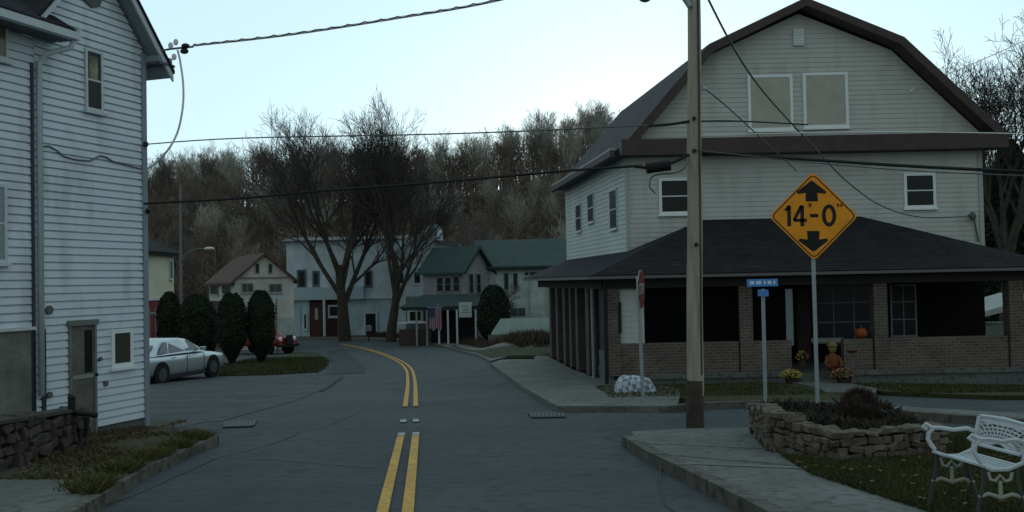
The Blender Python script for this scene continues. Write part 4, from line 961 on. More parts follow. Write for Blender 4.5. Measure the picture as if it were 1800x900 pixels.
for s_ in (0.0, Lb):
    m_ = MB()
    m_.tube([bp(s_, .46, .44), bp(s_, .50, .60), bp(s_, .54, .79)], .018, 6)
    m_.tube([bp(s_, .50, .62), bp(s_, .40, .66), bp(s_, .25, .64), bp(s_, .12, .66), bp(s_, .02, .66), bp(s_, -.05, .70), bp(s_, -.08, .67), bp(s_, -.04, .64)], .016, 6)
    m_.tube([bp(s_, .03, .655), bp(s_, -.02, .60), bp(s_, -.03, .53), bp(s_, .01, .46), bp(s_, .04, .42)], .016, 6); m_.build('armrest', bench_paint, bn)
    m_ = MB(); m_.tube([bp(s_, .02, .41), bp(s_, .14, .375), bp(s_, .3, .38), bp(s_, .46, .43)], .016, 6); m_.build('seat_rail', bench_paint, bn)
    for b0, b1 in ((.06, -.06), (.38, .52)):
        m_ = MB(); m_.tube([bp(s_, b0, .39), bp(s_, b0 + (b1 - b0) * .1, .27), bp(s_, b0 + (b1 - b0) * .55, .12), bp(s_, b1, -.05)], .015, 6); m_.build('leg', mat('dark_iron', (.05, .055, .05), .6), bn)
    m_ = MB(); m_.tube([bp(s_, .00, .19), bp(s_, .10, .215), bp(s_, .22, .19), bp(s_, .34, .215), bp(s_, .46, .19)], .014, 6); m_.tube([bp(s_, .22, .19), bp(s_, .22, .30)], .013, 6)
    m_.tube([bp(s_, .10, .36), bp(s_, .12, .31), bp(s_, .17, .30), bp(s_, .22, .34), bp(s_, .27, .30), bp(s_, .32, .31), bp(s_, .34, .36)], .012, 6); m_.build('stretcher', mat('cream_iron', (.33, .33, .28), .5), bn)

# ---------------------------------------------------------------- poles and signs
sgn_y = mat('sign_yellow', (.86, .31, .010), .45, 3, .12); sgn_k = mat('sign_black', (.012, .011, .012), .6)
def post(mb, a, b, r, k=8): mb.tube([a, b], r, k)
YS_ = G(1436, 708, .12).y
s_c = P(1430, 380, YS_ - .06); pb_ = P(1437, 707, YS_)
cs = thing('clearance_sign', 'yellow diamond height clearance sign reading 14-0 on a thin grey post', 'sign', (pb_.x, YS_, zg(pb_.x, YS_) + .1))
ptop = P(1429, 440, YS_)
m_ = MB(); dx_ = .032
m_.hexa([(pb_.x - dx_, YS_ - .015, cs.location.z - .2), (pb_.x + dx_, YS_ - .015, cs.location.z - .2), (pb_.x + dx_, YS_ + .015, cs.location.z - .2), (pb_.x - dx_, YS_ + .015, cs.location.z - .2), (ptop.x - dx_, YS_ - .015, s_c.z + .5), (ptop.x + dx_, YS_ - .015, s_c.z + .5), (ptop.x + dx_, YS_ + .015, s_c.z + .5), (ptop.x - dx_, YS_ + .015, s_c.z + .5)])
m_.build('post', metal_grey, cs)
hd = 78.5 / FPX * YS_
def diamond(r, rc=.09):
    pts = []
    for k in range(4):
        a = math.pi / 2 * k; c = Vector((math.cos(a), math.sin(a))) * (r - rc * 1.414)
        for j in (-2, -1, 0, 1, 2): pts.append(c + Vector((math.cos(a + j * math.pi / 8), math.sin(a + j * math.pi / 8))) * rc)
    return pts
tilt = -.014
def sp(x, z, d): return Vector((s_c.x + x * math.cos(tilt) - z * math.sin(tilt), s_c.y - d, s_c.z + z * math.cos(tilt) + x * math.sin(tilt)))
def plate(poly, d0, d1, name, m, par): mb = MB(); mb.prism([sp(p[0], p[1], d1) for p in poly], (0, d1 - d0, 0)); return mb.build(name, m, par)
panel = plate(diamond(hd), 0, .006, 'panel', sgn_y, cs)
o_, i_ = diamond(hd - .035), diamond(hd - .062, .07); mb = MB(); n = len(o_)
mb.add([sp(p[0], p[1], .0085) for p in o_] + [sp(p[0], p[1], .0085) for p in i_], [(k, (k + 1) % n, (k + 1) % n + n, k + n) for k in range(n)]); mb.build('border', sgn_k, panel)
u_ = hd / 78.5                      # one photo pixel on the sign
arrow = [(0, 25), (26, 5), (24, 1), (10, 3), (11, -12), (-11, -12), (-10, 3), (-24, 1), (-26, 5)]
def apoly(cx, cy, fl): return [((cx + x) * u_, (cy + (y if fl > 0 else -y)) * u_) for x, y in arrow]
def thick(polys, name, m):
    mb = MB()
    for q in polys: mb.prism([sp(a * 1.0, b, .0095) for a, b in q], (0, .001, 0))
    return mb.build(name, m, panel)
thick([apoly(-3, 38, 1)], 'arrow', sgn_k); thick([apoly(-1, -38, -1)], 'arrow', sgn_k)
def bar(x0, y0, x1, y1, w):
    a = Vector((x0, y0)); b = Vector((x1, y1)); d = (b - a).normalized(); n_ = Vector((-d.y, d.x)) * w / 2; a -= d * w * .2; b += d * w * .2
    return [tuple((q) * u_) for q in (a - n_, b - n_, b + n_, a + n_)]
thick([bar(-43, 18, -43, -16, 6.5), bar(-49, 11, -43, 17, 5)], 'numeral', sgn_k)
thick([bar(-20, 18, -20, -16, 6.5), bar(-22, 17, -34, -6, 5.5), bar(-34, -7, -13, -7, 5.5)], 'numeral', sgn_k)
thick([bar(-5, 1, 7, 1, 6)], 'dash', sgn_k)
ov_o = [(27 + 12.5 * math.cos(a), 1 + 19.5 * math.sin(a)) for a in [2 * math.pi * k / 24 for k in range(24)]]; ov_i = [(27 + 6 * math.cos(a), 1 + 13 * math.sin(a)) for a in [2 * math.pi * k / 24 for k in range(24)]]
mb = MB(); mb.add([sp(a * u_, b * u_, .0105) for a, b in ov_o + ov_i], [(k, (k + 1) % 24, (k + 1) % 24 + 24, k + 24) for k in range(24)]); mb.build('numeral', sgn_k, panel)
red_m = mat('mark_red', (.20, .03, .015), .5)
thick([bar(-6, 22, -6, 17, 5)], 'foot_mark', red_m); thick([bar(43, 21, 43, 17, 4), bar(49, 21, 49, 17, 4)], 'inch_mark', red_m)
for zz in (62, -62): m_ = MB(); m_.tube([sp(0, zz * u_, .006), sp(0, zz * u_, .018)], .014, 8); m_.build('bolt', metal_grey, panel)
# street name sign
YN = G(1346, 735, .0).y - .2; YN = 15.2
pb_ = P(1346, 735, YN); pt_ = P(1341, 508, YN); zb_ = zg(pb_.x, YN)
sn = thing('street_name_sign', 'blue street name blades on a thin pole beside the wooden utility pole', 'sign', (pb_.x, YN, zb_))
m_ = MB(); m_.tube([(pb_.x, YN, zb_ - .1), (pt_.x, YN, pt_.z)], .03, 8); m_.build('post', metal_grey, sn)
sb = mat('sign_blue', (.09, .27, .62), .4, 6, .15); sw = mat('sign_letter', (.65, .75, .85), .5)
c0 = P(1340, 497, YN); wN = 27 / FPX * YN
m_ = MB(); m_.box((c0.x - wN, YN - .012, c0.z - .058), (c0.x + wN, YN + .0, c0.z + .058)); bl = m_.build('blade', sb, sn)
for (a, b) in ((-.20, -.13), (-.10, -.02), (.02, .05), (.08, .14), (.17, .20)):
    m_ = MB(); m_.box((c0.x + a, YN - .016, c0.z - .025), (c0.x + b, YN - .0125, c0.z + .028)); m_.build('lettering', sw, bl)
c1 = P(1341, 515, YN); m_ = MB(); m_.box((c1.x - .03, YN - .22, c1.z - .05), (c1.x + .03, YN + .2, c1.z + .05)); m_.build('cross_blade', sb, sn)
# stop sign seen nearly edge on
p0 = G(1131, 712, .12); YK = p0.y; pt_ = P(1120, 485, YK)
st = thing('stop_sign', 'red stop sign turned almost edge on at the lawn corner', 'sign', (p0.x, YK, p0.z))
m_ = MB(); m_.tube([(p0.x, YK, p0.z - .1), (P(1122, 525, YK).x, YK, pt_.z)], .032, 8); m_.build('post', metal_grey, st)
cz = P(1123, 509, YK); nrm = Vector((math.cos(R(17)), -math.sin(R(17)), 0)); uu = Vector((math.sin(R(17)), math.cos(R(17)), 0)); Rs = .345
def op_(x, z, d): return Vector((cz.x, YK, cz.z)) + uu * x + nrm * d + Vector((0, 0, z))
def octo(r): return [(r / math.cos(math.pi / 8) * math.cos(math.pi / 8 + k * math.pi / 4), r / math.cos(math.pi / 8) * math.sin(math.pi / 8 + k * math.pi / 4)) for k in range(8)]
m_ = MB(); m_.prism([op_(x, z, .045) for x, z in octo(Rs)], -nrm * .01); bd = m_.build('white_border', mat('border_white', (.35, .33, .33), .5), st)
m_ = MB(); m_.prism([op_(x, z, .048) for x, z in octo(Rs - .02)], -nrm * .0025); fc = m_.build('panel', mat('stop_red', (.16, .022, .018), .45), st)
tc_ = bpy.data.curves.new('stop_text', 'FONT'); tc_.body = 'STOP'; tc_.align_x = 'CENTER'; tc_.align_y = 'CENTER'; tc_.size = .30; tc_.offset = .006
to = bpy.data.objects.new('stop_text', tc_); COL.objects.link(to); bpy.context.view_layer.update()
me = bpy.data.meshes.new_from_object(to.evaluated_get(bpy.context.evaluated_depsgraph_get())); bpy.data.objects.remove(to)
m_ = MB(); m_.add([op_(v.co.x * .72, v.co.y * .9, .051) for v in me.vertices], [tuple(p.vertices) for p in me.polygons]); m_.build('lettering', mat('letter_white', (.42, .40, .40), .5), fc)
# wooden utility pole with lamp arm
p0 = P(1222, 753, 13.6); zb_ = zg(p0.x, 13.6) + .12; tp0 = P(1220, 0, 13.6); lean_ = (tp0.x - p0.x) / (tp0.z - p0.z)
up = thing('utility_pole', 'tall weathered wooden utility pole rising from the pavement corner', 'pole', (p0.x, 13.6, zb_))
H = 9.0; m_ = MB(); N_ = 14
m_.tube([(p0.x + lean_ * H * k / N_ + .006 * math.sin(k * 1.7), 13.6, zb_ - .1 + (H + .1) * k / N_) for k in range(N_ + 1)], [.122 - .0032 * k for k in range(N_ + 1)], 16); m_.smooth = True; m_.build('shaft', wood_pole, up)
m_ = MB(); m_.tube([(p0.x, 13.6, zb_ - .05), (p0.x + lean_ * .6, 13.6, zb_ + .62)], [.128, .124], 16, False); m_.build('tarred_foot', mat('tar', (.06, .05, .04), .9, 6, .4), up)
for y in (208, 265, 430): m_ = MB(); q = P(1220 if y < 400 else 1224, y, 13.48); m_.tube([(q.x, 13.50, q.z), (q.x, 13.46, q.z)], .028, 8); m_.build('bolt', black_metal, up)
m_ = MB(); m_.tube([(p0.x + lean_ * 1 + .07, 13.5, zb_ + .7), (p0.x + lean_ * 6 + .045, 13.5, zb_ + 6.4)], .012, 5); m_.build('ground_wire', mat('dark_seam', (.06, .055, .05), .8), up)
q0 = P(1212, -6, 13.5); q1 = P(1134, -5, 13.3)
m_ = MB(); m_.tube([(q0.x, 13.5, q0.z + .1), ((q0.x + q1.x) / 2, 13.4, q0.z + .42), (q1.x, 13.3, q1.z + .12)], .03, 8); am = m_.build('lamp_arm', metal_grey, up)
m_ = MB(); m_.blob((q1.x, 13.3, q1.z + .03), (.11, .11, .10), 16, 10); m_.smooth = True; m_.build('lamp_globe', mat('lamp_glass', (.12, .15, .18), .2), am)
m_ = MB(); m_.tube([P(1203, -3, 13.5), P(1213, 12, 13.5)], .04, 8); m_.build('bracket', metal_grey, up)
# far pole with cobra lamp and its lamp
pp = P(318, 590, 49); ul = thing('street_lamp_pole', 'slim grey pole with a curved street lamp arm by the evergreens', 'street lamp', (pp.x, 49, zg(pp.x, 49)))
t_ = P(317, 325, 49); m_ = MB(); m_.tube([(pp.x, 49, zg(pp.x, 49) - .1), (t_.x, 49, t_.z)], [.09, .07], 8); m_.build('shaft', mat('grey_wood', (.16, .16, .15), .9), ul)
a0, a1, a2, a3 = P(319, 462, 49), P(332, 443, 48.9), P(350, 437, 48.7), P(362, 437, 48.5)
m_ = MB(); m_.tube([a0, a1, a2, a3], .035, 6); am = m_.build('arm', mat('grey_arm', (.12, .12, .12), .6), ul)
m_ = MB(); m_.blob(P(368, 437, 48.4), (.26, .14, .09), 12, 8); m_.smooth = True; m_.build('lamp_head', mat('lamp_pale', (.55, .58, .52), .4), am)
pp = P(487, 600, 60); ts = thing('board_sign', 'small grey rectangular sign on a post behind the right clipped evergreen', 'sign', (pp.x, 60, zg(pp.x, 60)))
m_ = MB(); m_.tube([(pp.x, 60, zg(pp.x, 60)), (pp.x, 60, P(487, 525, 60).z)], .05, 6); m_.build('post', mat('grey_arm', (.12, .12, .12)), ts)
m_ = MB(); a = P(475, 526, 60); b = P(498, 519, 60); m_.box((a.x, 59.9, a.z), (b.x, 59.95, b.z)); m_.build('board', blue_trim, ts)

# ---------------------------------------------------------------- wires
def sag(p0, p1, s, n=18):
    return [p0.lerp(p1, k / n) - Vector((0, 0, s * 4 * (k / n) * (1 - k / n))) for k in range(n + 1)]
def wire(label, pts, r, m=wire_mat, name='overhead_wire', cat='wire'):
    mb = MB(); mb.tube(pts, r, 5); return tag(mb.build(name, m), label, cat)
def spl(pts, n=6):
    out = []
    for i in range(len(pts) - 1):
        p0, p1, p2, p3 = [pts[max(0, min(len(pts) - 1, i + k))] for k in (-1, 0, 1, 2)]
        for k in range(n):
            t = k / n; out.append(.5 * ((2 * p1) + (-p0 + p2) * t + (2 * p0 - 5 * p1 + 4 * p2 - p3) * t * t + (-p0 + 3 * p1 - 3 * p2 + p3) * t ** 3))
    return out + [pts[-1]]
YL = 16.6
tp_ = P(1213, -90, 13.6)
tw = spl([P(340, 80, YL), P(500, 62, 15.9), P(690, 33, 15.1), P(890, -3, 14.4), tp_], 10)
wire('thick pale twisted service cable crossing the sky from the white house eave', tw, .022, wire_pale_halo, 'service_cable', 'cable')
wire('dark messenger strand wound along the twisted service cable near the sky top', [q + Vector((0, -.03, .022 * math.sin(i * 2.2))) for i, q in enumerate(spl(tw, 2))], .008, wire_mat, 'messenger_wire')
ins = thing('cable_anchor', 'black insulator clamp and pale loops at the white house eave corner', 'insulator', tuple(P(322, 86, YL)))
m_ = MB(); m_.blob(P(326, 81, YL), (.075, .05, .05), 10, 7); m_.blob(P(324, 90, YL), (.075, .05, .05), 10, 7); m_.build('clamp', black_metal, ins)
m_ = MB(); m_.tube([P(284, 89, 16.9), P(300, 86, YL), P(340, 82, YL)], .018, 6); m_.build('rod', mat('rod_grey', (.12, .13, .14), .5), ins)
for x, y in ((309, 74), (306, 100), (300, 80)): m_ = MB(); m_.blob(P(x, y, YL), (.045, .03, .06), 8, 6); m_.build('drip_loop', wire_pale_halo, ins)
wire('pale service drop looping down from the eave clamp to the white house corner', spl([P(312, 88, YL), P(317, 110, YL), P(322, 150, YL), P(321, 190, YL), P(311, 235, YL), P(290, 270, YL), P(259, 298, 17.1)]), .019, wire_pale_halo, 'service_drop', 'cable')
wire('thin pale wire crossing just above the treeline between house and wooden pole', spl([P(252, 254, 17.1), P(420, 243, 16.3), P(760, 236, 15), P(1000, 227, 14.2), P(1212, 216, 13.6)]), .011, mat('wire_mid', (.11, .115, .12), .6))
wire('black telephone cable crossing the dark hillside to the splice case', spl([P(254, 358, 17.1), P(420, 349, 16.2), P(560, 336, 15.6), P(760, 321, 14.8), P(1000, 300, 13.9), P(1130, 291, 13.5)]), .019, wire_mat, 'telephone_cable', 'cable')
sc_ = thing('splice_case', 'black cable splice case hanging left of the wooden utility pole', 'cable box', tuple(P(1156, 295, 13.45)))
a, b = P(1136, 296, 13.45), P(1178, 290, 13.45); m_ = MB(); m_.tube([a, b], .078, 12); m_.build('case', mat('black_rubber', (.008, .008, .009), .7), sc_)
m_ = MB(); m_.tube([P(1112, 292, 13.45), P(1137, 295, 13.45)], .022, 6); m_.tube([P(1177, 288, 13.45), P(1195, 280, 13.5), P(1210, 272, 13.55)], .024, 6); m_.build('cable_end', black_metal, sc_)
wire('pale slack loop of cable below the black splice case', spl([P(1210, 281, 13.5), P(1200, 298, 13.45), P(1183, 304, 13.45), P(1160, 306, 13.45), P(1145, 312, 13.45), P(1142, 328, 13.45), P(1152, 340, 13.45)]), .012, mat('wire_mid', (.11, .115, .12)), 'cable_loop', 'cable')
wire('black telephone cable running right from the wooden pole across the gambrel house', spl([P(1224, 268, 13.6), P(1400, 279, 13.2), P(1600, 292, 12.6), P(1830, 303, 12)]), .022, wire_mat, 'telephone_cable', 'cable')
wire('thinner cable just under the telephone cable right of the wooden pole', spl([P(1224, 264, 13.5), P(1400, 283, 13.1), P(1600, 300, 12.5), P(1830, 310, 11.8)]), .008, mat('wire_mid', (.11, .115, .12)))
wire('dark cable stub clamped to the left of the pole below the gambrel eave slope', spl([P(1140, 221, 13.5), P(1175, 219, 13.5), P(1212, 213, 13.55)]), .02, wire_mat, 'cable_stub', 'cable')
wire('thin wire leaving the pole to the right above the brown band', spl([P(1228, 213, 13.6), P(1300, 213, 13.6), P(1420, 219, 14.5)]), .011, wire_mat)
wire('pale thin wire along the brown band towards the right edge', spl([P(1228, 238, 13.6), P(1500, 232, 13), P(1750, 234, 12.4), P(1830, 238, 12)]), .007, wire_pale_halo)
wire('dark service drop slanting from the pole top to the lower right of the gambrel wall', spl([P(1226, -40, 13.6), P(1290, 85, 15), P(1345, 165, 17), P(1430, 258, 19.5), P(1490, 320, 22), P(1550, 362, 24.5), P(1620, 382, 26), P(1702, 380, 26.8)]), .017, mat('drop_grey', (.11, .115, .12), .6), 'service_drop', 'cable')
wire('faint grey wire slanting from the pole across the left gable wall', spl([P(1226, 146, 13.6), P(1275, 185, 16), P(1340, 245, 19), P(1400, 300, 22)]), .013, mat('wire_mid', (.11, .115, .12)))
wire('pale wire crossing the sky past the right slope of the gambrel roof', spl([P(1600, 160, 26.3), P(1655, 134, 32), P(1720, 108, 38), P(1800, 72, 45)]), .022, wire_pale_halo)
m_ = MB(); m_.tube([P(1702, 378, 26.85), P(1712, 384, 26.9), P(1720, 425, 26.92)], .03, 6); m_.blob(P(1710, 380, 26.85), (.1, .08, .12), 8, 6); m_.build('service_head', mat('head_grey', (.10, .10, .10), .6), gh)
m_ = MB(); m_.blob(P(1238, 156, 13.5), (.04, .03, .03), 8, 5); m_.build('wire_clip', metal_grey, up)

# ---------------------------------------------------------------- vehicles
def vehicle(name, label, cat, loc, yaw, body_m, st, green, wheels, wr, gl, lights=None, extra=None):
    """st: stations (x, half width, z bottom, z belt); green: (x, half width, z) roof stations; x forward."""
    o = thing(name, label, cat, (0, 0, 0)); mb = MB(); n = len(st); k = 10
    for (x, hw_, zb_, zt_) in st:
        ring = [(hw_ * .82, zb_), (hw_ * .98, zb_ + .08), (hw_, zb_ + (zt_ - zb_) * .45), (hw_ * .985, zt_ - .10), (hw_ * .88, zt_)]
        ring = ring + [(-a, b) for a, b in reversed(ring)]
        for y, z in ring: mb.v.append(Vector((x, y, z)))
    for i in range(n - 1):
        for j in range(k): mb.f.append((i * k + j, i * k + (j + 1) % k, (i + 1) * k + (j + 1) % k, (i + 1) * k + j))
    mb.f.append(tuple(range(k))); mb.f.append(tuple((n - 1) * k + j for j in reversed(range(k))))
    b_ = mb.build('body', body_m, o)
    for p in b_.data.polygons: p.use_smooth = True
    mod = b_.modifiers.new('sub', 'SUBSURF'); mod.levels = 1; mod.render_levels = 2
    mb = MB(); m = len(green)
    for (x0, x1, hw0, hw1, z0, z1) in green:      # bottom x, top x
        mb.v += [Vector((x0, hw0, z0)), Vector((x1, hw1, z1)), Vector((x1, -hw1, z1)), Vector((x0, -hw0, z0))]
    for i in range(m - 1):
        for j in range(3): mb.f.append((i * 4 + j, (i + 1) * 4 + j, (i + 1) * 4 + j + 1, i * 4 + j + 1))
    mb.f.append((0, 1, 2, 3)); mb.f.append(((m - 1) * 4 + 3, (m - 1) * 4 + 2, (m - 1) * 4 + 1, (m - 1) * 4))
    rf = mb.build('cabin', body_m, o, bevel=.04)
    for quad, thick_ in gl:
        q = [Vector(v) for v in quad]; nn = (q[1] - q[0]).cross(q[2] - q[0]).normalized(); m_ = MB(); m_.prism([v + nn * thick_ for v in q], -nn * .012); m_.build('window', glass_car, o)
    for (x, s_) in wheels:
        w_ = thing('wheel', None, None, (0, 0, 0)); w_.parent = o; m_ = MB()
        hw_ = max(a[1] for a in st); y0 = s_ * (hw_ - .20); y1 = s_ * (hw_ + .01)
        m_.tube([(x, y0, wr), (x, y1 - s_ * .03, wr), (x, y1, wr)], [wr, wr, wr * .93], 24); m_.build('tyre', mat('tyre', (.012, .012, .013), .85), w_)
        m_ = MB(); m_.tube([(x, y1 - s_ * .02, wr), (x, y1 + s_ * .008, wr)], wr * .60, 20)
        for q in range(10):
            a = q * math.pi / 5; c_ = Vector((x, y1 + s_ * .012, wr)); d = Vector((math.cos(a), 0, math.sin(a))); t = Vector((-d.z, 0, d.x))
            m_.obox(c_ + d * wr * .32, d * wr * .26, Vector((0, .008, 0)), t * .018)
        m_.build('rim', mat('rim', (.16, .16, .165), .4, metal=.6), w_)
        m_ = MB(); m_.tube([(x, s_ * (hw_ - .16), wr + .02), (x, s_ * (hw_ + .004), wr + .02)], wr * 1.13, 24); m_.build('wheel_arch', mat('arch_dark', (.01, .01, .011), .8), o)
    for nm, m__, boxes in (extra or []):
        for a, b in boxes: m_ = MB(); m_.box(a, b); m_.build(nm, m__, o, bevel=.012)
    for c in (lights or []):
        m_ = MB(); m_.blob(c[0], c[1], 12, 8); m_.smooth = True; m_.build(c[2], c[3], o)
    o.location = loc; o.rotation_euler.z = yaw; return o
glass_car = mat('car_glass', (.02, .026, .03), .06, spec=.8)
silver = mat('silver_paint', (.46, .50, .53), .30, metal=.55, spec=.6)
st = [(-2.5, .80, .42, .92), (-2.42, .88, .30, .98), (-1.9, .93, .24, 1.0), (-1.0, .95, .22, .98), (0, .95, .22, .97), (1.0, .95, .22, .95), (1.7, .94, .24, .92), (2.2, .90, .28, .86), (2.42, .82, .36, .78), (2.46, .78, .40, .74)]
green = [(-2.05, -1.35, .80, .62, .96, 1.30), (-1.25, -1.0, .84, .66, .97, 1.45), (-.2, -.2, .86, .68, .97, 1.48), (.45, .2, .86, .66, .96, 1.43), (1.25, .45, .80, .62, .94, 1.36)]
def sidewin(xs):                    # trapezoid windows on both flanks
    out = []
    for s_ in (-1, 1):
        for x0, x1, x2, x3 in xs: out.append(([(x0, s_ * .845, 1.03), (x1, s_ * .845, 1.03), (x2, s_ * .69, 1.38), (x3, s_ * .69, 1.38)] if s_ > 0 else [(x3, s_ * .69, 1.38), (x2, s_ * .69, 1.38), (x1, s_ * .845, 1.03), (x0, s_ * .845, 1.03)], .012))
    return out
gls = sidewin([(-.95, -.12, -.14, -.80), (-.05, .85, .32, -.06), (-1.55, -1.03, -.88, -1.12)]) + [([(1.22, -.72, .99), (1.22, .72, .99), (.52, .56, 1.34), (.52, -.56, 1.34)], .012), ([(-1.98, .70, 1.02), (-1.98, -.70, 1.02), (-1.42, -.56, 1.30), (-1.42, .56, 1.30)], .012)]
# the rear wheel stands where the photo shows it, the car heads up the car park
pr = P(281, 668, 31.4); pf = P(360, 664, 33.9)
rwheel = Vector((pr.x, 31.4)); d = Vector((pf.x - pr.x, 2.55)).normalized(); ctr_ = rwheel + d * 1.5; yaw = math.atan2(d.y, d.x)
perp = Vector((-d.y, d.x)); ctr_ += perp * .85; zc = zg(ctr_.x, ctr_.y) - .02
dark_trim_m = mat('car_trim', (.02, .02, .022), .5)
vehicle('silver_sedan', 'silver sedan parked in the car park just beyond the white house corner', 'car', (ctr_.x, ctr_.y, zc), yaw, silver, st, green,
        [(-1.5, -1), (-1.5, 1), (1.5, -1), (1.5, 1)], .36, gls,
        [((2.36, .66, .70), (.12, .17, .10), 'headlight', pane_tint), ((2.36, -.66, .70), (.12, .17, .10), 'headlight', pane_tint), ((-2.44, .70, .86), (.06, .12, .10), 'tail_lamp', red_wall), ((-2.44, -.70, .86), (.06, .12, .10), 'tail_lamp', red_wall)],
        [('wing_mirror', silver, [((.72, -1.08, 1.0), (.86, -.90, 1.12)), ((.72, .90, 1.0), (.86, 1.08, 1.12))]), ('door_handle', silver, [((.0, -.975, .86), (.2, -.945, .89)), ((-.95, -.975, .86), (-.75, -.945, .89))]),
         ('sill', dark_trim_m, [((-1.1, -.93, .18), (1.1, -.86, .27)), ((-1.1, .86, .18), (1.1, .93, .27))]), ('door_seam', dark_trim_m, [((-.085, -.955, .30), (-.075, -.93, .95)), ((.93, -.955, .30), (.94, -.93, .92))])])
# red pickup nose between the evergreens and the shop
red_paint = mat('red_paint', (.22, .018, .018), .35, spec=.6)
pr = P(499, 611, 56); st = [(-2.4, .80, .55, 1.05), (-2.3, .86, .50, 1.10), (-1, .90, .45, 1.12), (0, .90, .45, 1.12), (1.0, .90, .45, 1.14), (1.8, .84, .48, 1.12), (2.15, .76, .55, 1.06), (2.25, .72, .58, 1.0)]
green = [(-.7, -.6, .80, .68, 1.1, 1.72), (.0, .0, .82, .70, 1.1, 1.76), (.85, .5, .80, .66, 1.1, 1.70)]
wp = Vector((pr.x, 56)); yaw2 = R(-32); d = Vector((math.cos(yaw2), math.sin(yaw2))); ctr_ = wp - d * 2.75 - Vector((d.y, -d.x)) * .8
vehicle('red_pickup', 'red pickup truck with its nose showing past the right clipped evergreen', 'truck', (ctr_.x, ctr_.y, zg(ctr_.x, ctr_.y)), yaw2, red_paint, st, green,
        [(-1.45, -1), (-1.45, 1), (1.45, -1), (1.45, 1)], .42, sidewin([(-.55, .62, .40, -.5)])[:1] + sidewin([(-.55, .62, .40, -.5)])[1:],
        [((2.22, .55, .92), (.08, .15, .15), 'headlight', mat('bright_lamp', (.75, .78, .72), .2)), ((2.22, -.55, .92), (.08, .15, .15), 'headlight', mat('bright_lamp', (.75, .78, .72), .2)), ((1.75, -.88, .74), (.42, .16, .26), 'fender', red_paint), ((1.75, .88, .74), (.42, .16, .26), 'fender', red_paint)],
        [('bumper', black_metal, [((2.25, -.85, .45), (2.38, .85, .62))]), ('tyre_carrier', black_metal, [((2.38, -.25, .62), (2.46, .25, 1.15))])])

# ---------------------------------------------------------------- small things round the porch
def at(x, y, Y): return P(x, y, Y)
pk = P(1513, 581, YP + .1); o = thing('pumpkin', 'orange pumpkin standing on the brick porch wall', 'pumpkin', (pk.x, YP + .1, zw)); m_ = MB(); N = 20; rng = 9
for i in range(rng + 1):
    th = math.pi * i / rng
    for j in range(N):
        a = 2 * math.pi * j / N; k = 1 - .07 * (1 - abs(math.cos(a * 5))) ; m_.v.append(Vector((pk.x, YP + .1, zw + .135)) + Vector((.165 * math.sin(th) * math.cos(a) * k, .165 * math.sin(th) * math.sin(a) * k, .135 * math.cos(th))))
for i in range(rng):
    for j in range(N): m_.f.append((i * N + j, (i + 1) * N + j, (i + 1) * N + (j + 1) % N, i * N + (j + 1) % N))
m_.smooth = True; m_.build('flesh', mat('pumpkin_orange', (.30, .07, .014), .6, 5, .15), o)
m_ = MB(); m_.tube([(pk.x, YP + .1, zw + .26), (pk.x + .02, YP + .1, zw + .32)], .02, 6); m_.build('stem', mat('stem', (.08, .07, .03), .9), o)
def flowers(name, label, x, ytop, ybot, w_, Y, cols, seed, n=420, pot=True):
    rnd = random.Random(seed); b = P(x, ybot, Y); t = P(x, ytop, Y); r_ = w_ / FPX * Y / 2; h = t.z - b.z; zb__ = zg(b.x, Y)+.1 if abs(zg(b.x, Y)+.1 - b.z) < .35 else b.z
    o = thing(name, label, 'flowers', (b.x, Y, zb__)); h = t.z - zb__
    m_ = MB(); m_.tube([(b.x, Y, zb__), (b.x, Y, zb__ + h * .42)], [r_ * .45, r_ * .62], 12); m_.build('pot', mat('pot_brown', (.05, .028, .02), .8), o)
    c = Vector((b.x, Y, zb__ + h * .60)); m_ = MB(); m_.blob(c, (r_ * .85, r_ * .7, h * .34), 12, 8, .1, rnd); m_.build('foliage', dark_leaf, o)
    for ci, cm in enumerate(cols):
        m_ = MB()
        for k in range(n // len(cols)):
            a = rnd.uniform(0, 6.28); e = math.acos(rnd.uniform(-.3, 1)); q = c + Vector((r_ * math.sin(e) * math.cos(a), r_ * .8 * math.sin(e) * math.sin(a), h * .42 * math.cos(e))) * rnd.uniform(.85, 1.05)
            s_ = .022; i = len(m_.v); u = Vector((rnd.gauss(0, 1), rnd.gauss(0, 1), rnd.gauss(0, 1))).normalized(); v = u.orthogonal().normalized(); m_.v += [q - u * s_, q + v * s_, q + u * s_, q - v * s_]; m_.f.append((i, i + 1, i + 2, i + 3))
        m_.build('blossoms', cm, o)
    return o
yf = mat('mum_yellow', (.36, .28, .04), .8); of = mat('mum_orange', (.26, .10, .03), .8); pf_ = mat('mum_plum', (.07, .02, .03), .8); ry = mat('mum_straw', (.28, .22, .12), .8)
flowers('potted_mums', 'pot of yellow autumn flowers left of the porch steps', 1391, 650, 682, 36, 22.9, [yf, yf, ry], 1)
flowers('potted_mums', 'pot of plum and straw coloured flowers right of the porch steps', 1484, 648, 682, 44, 22.8, [pf_, ry, of], 2)
flowers('porch_flowers', 'small red and yellow flowers by the left stair cheek', 1410, 617, 645, 22, 23.5, [red_wall, yf, pf_], 3, 160)
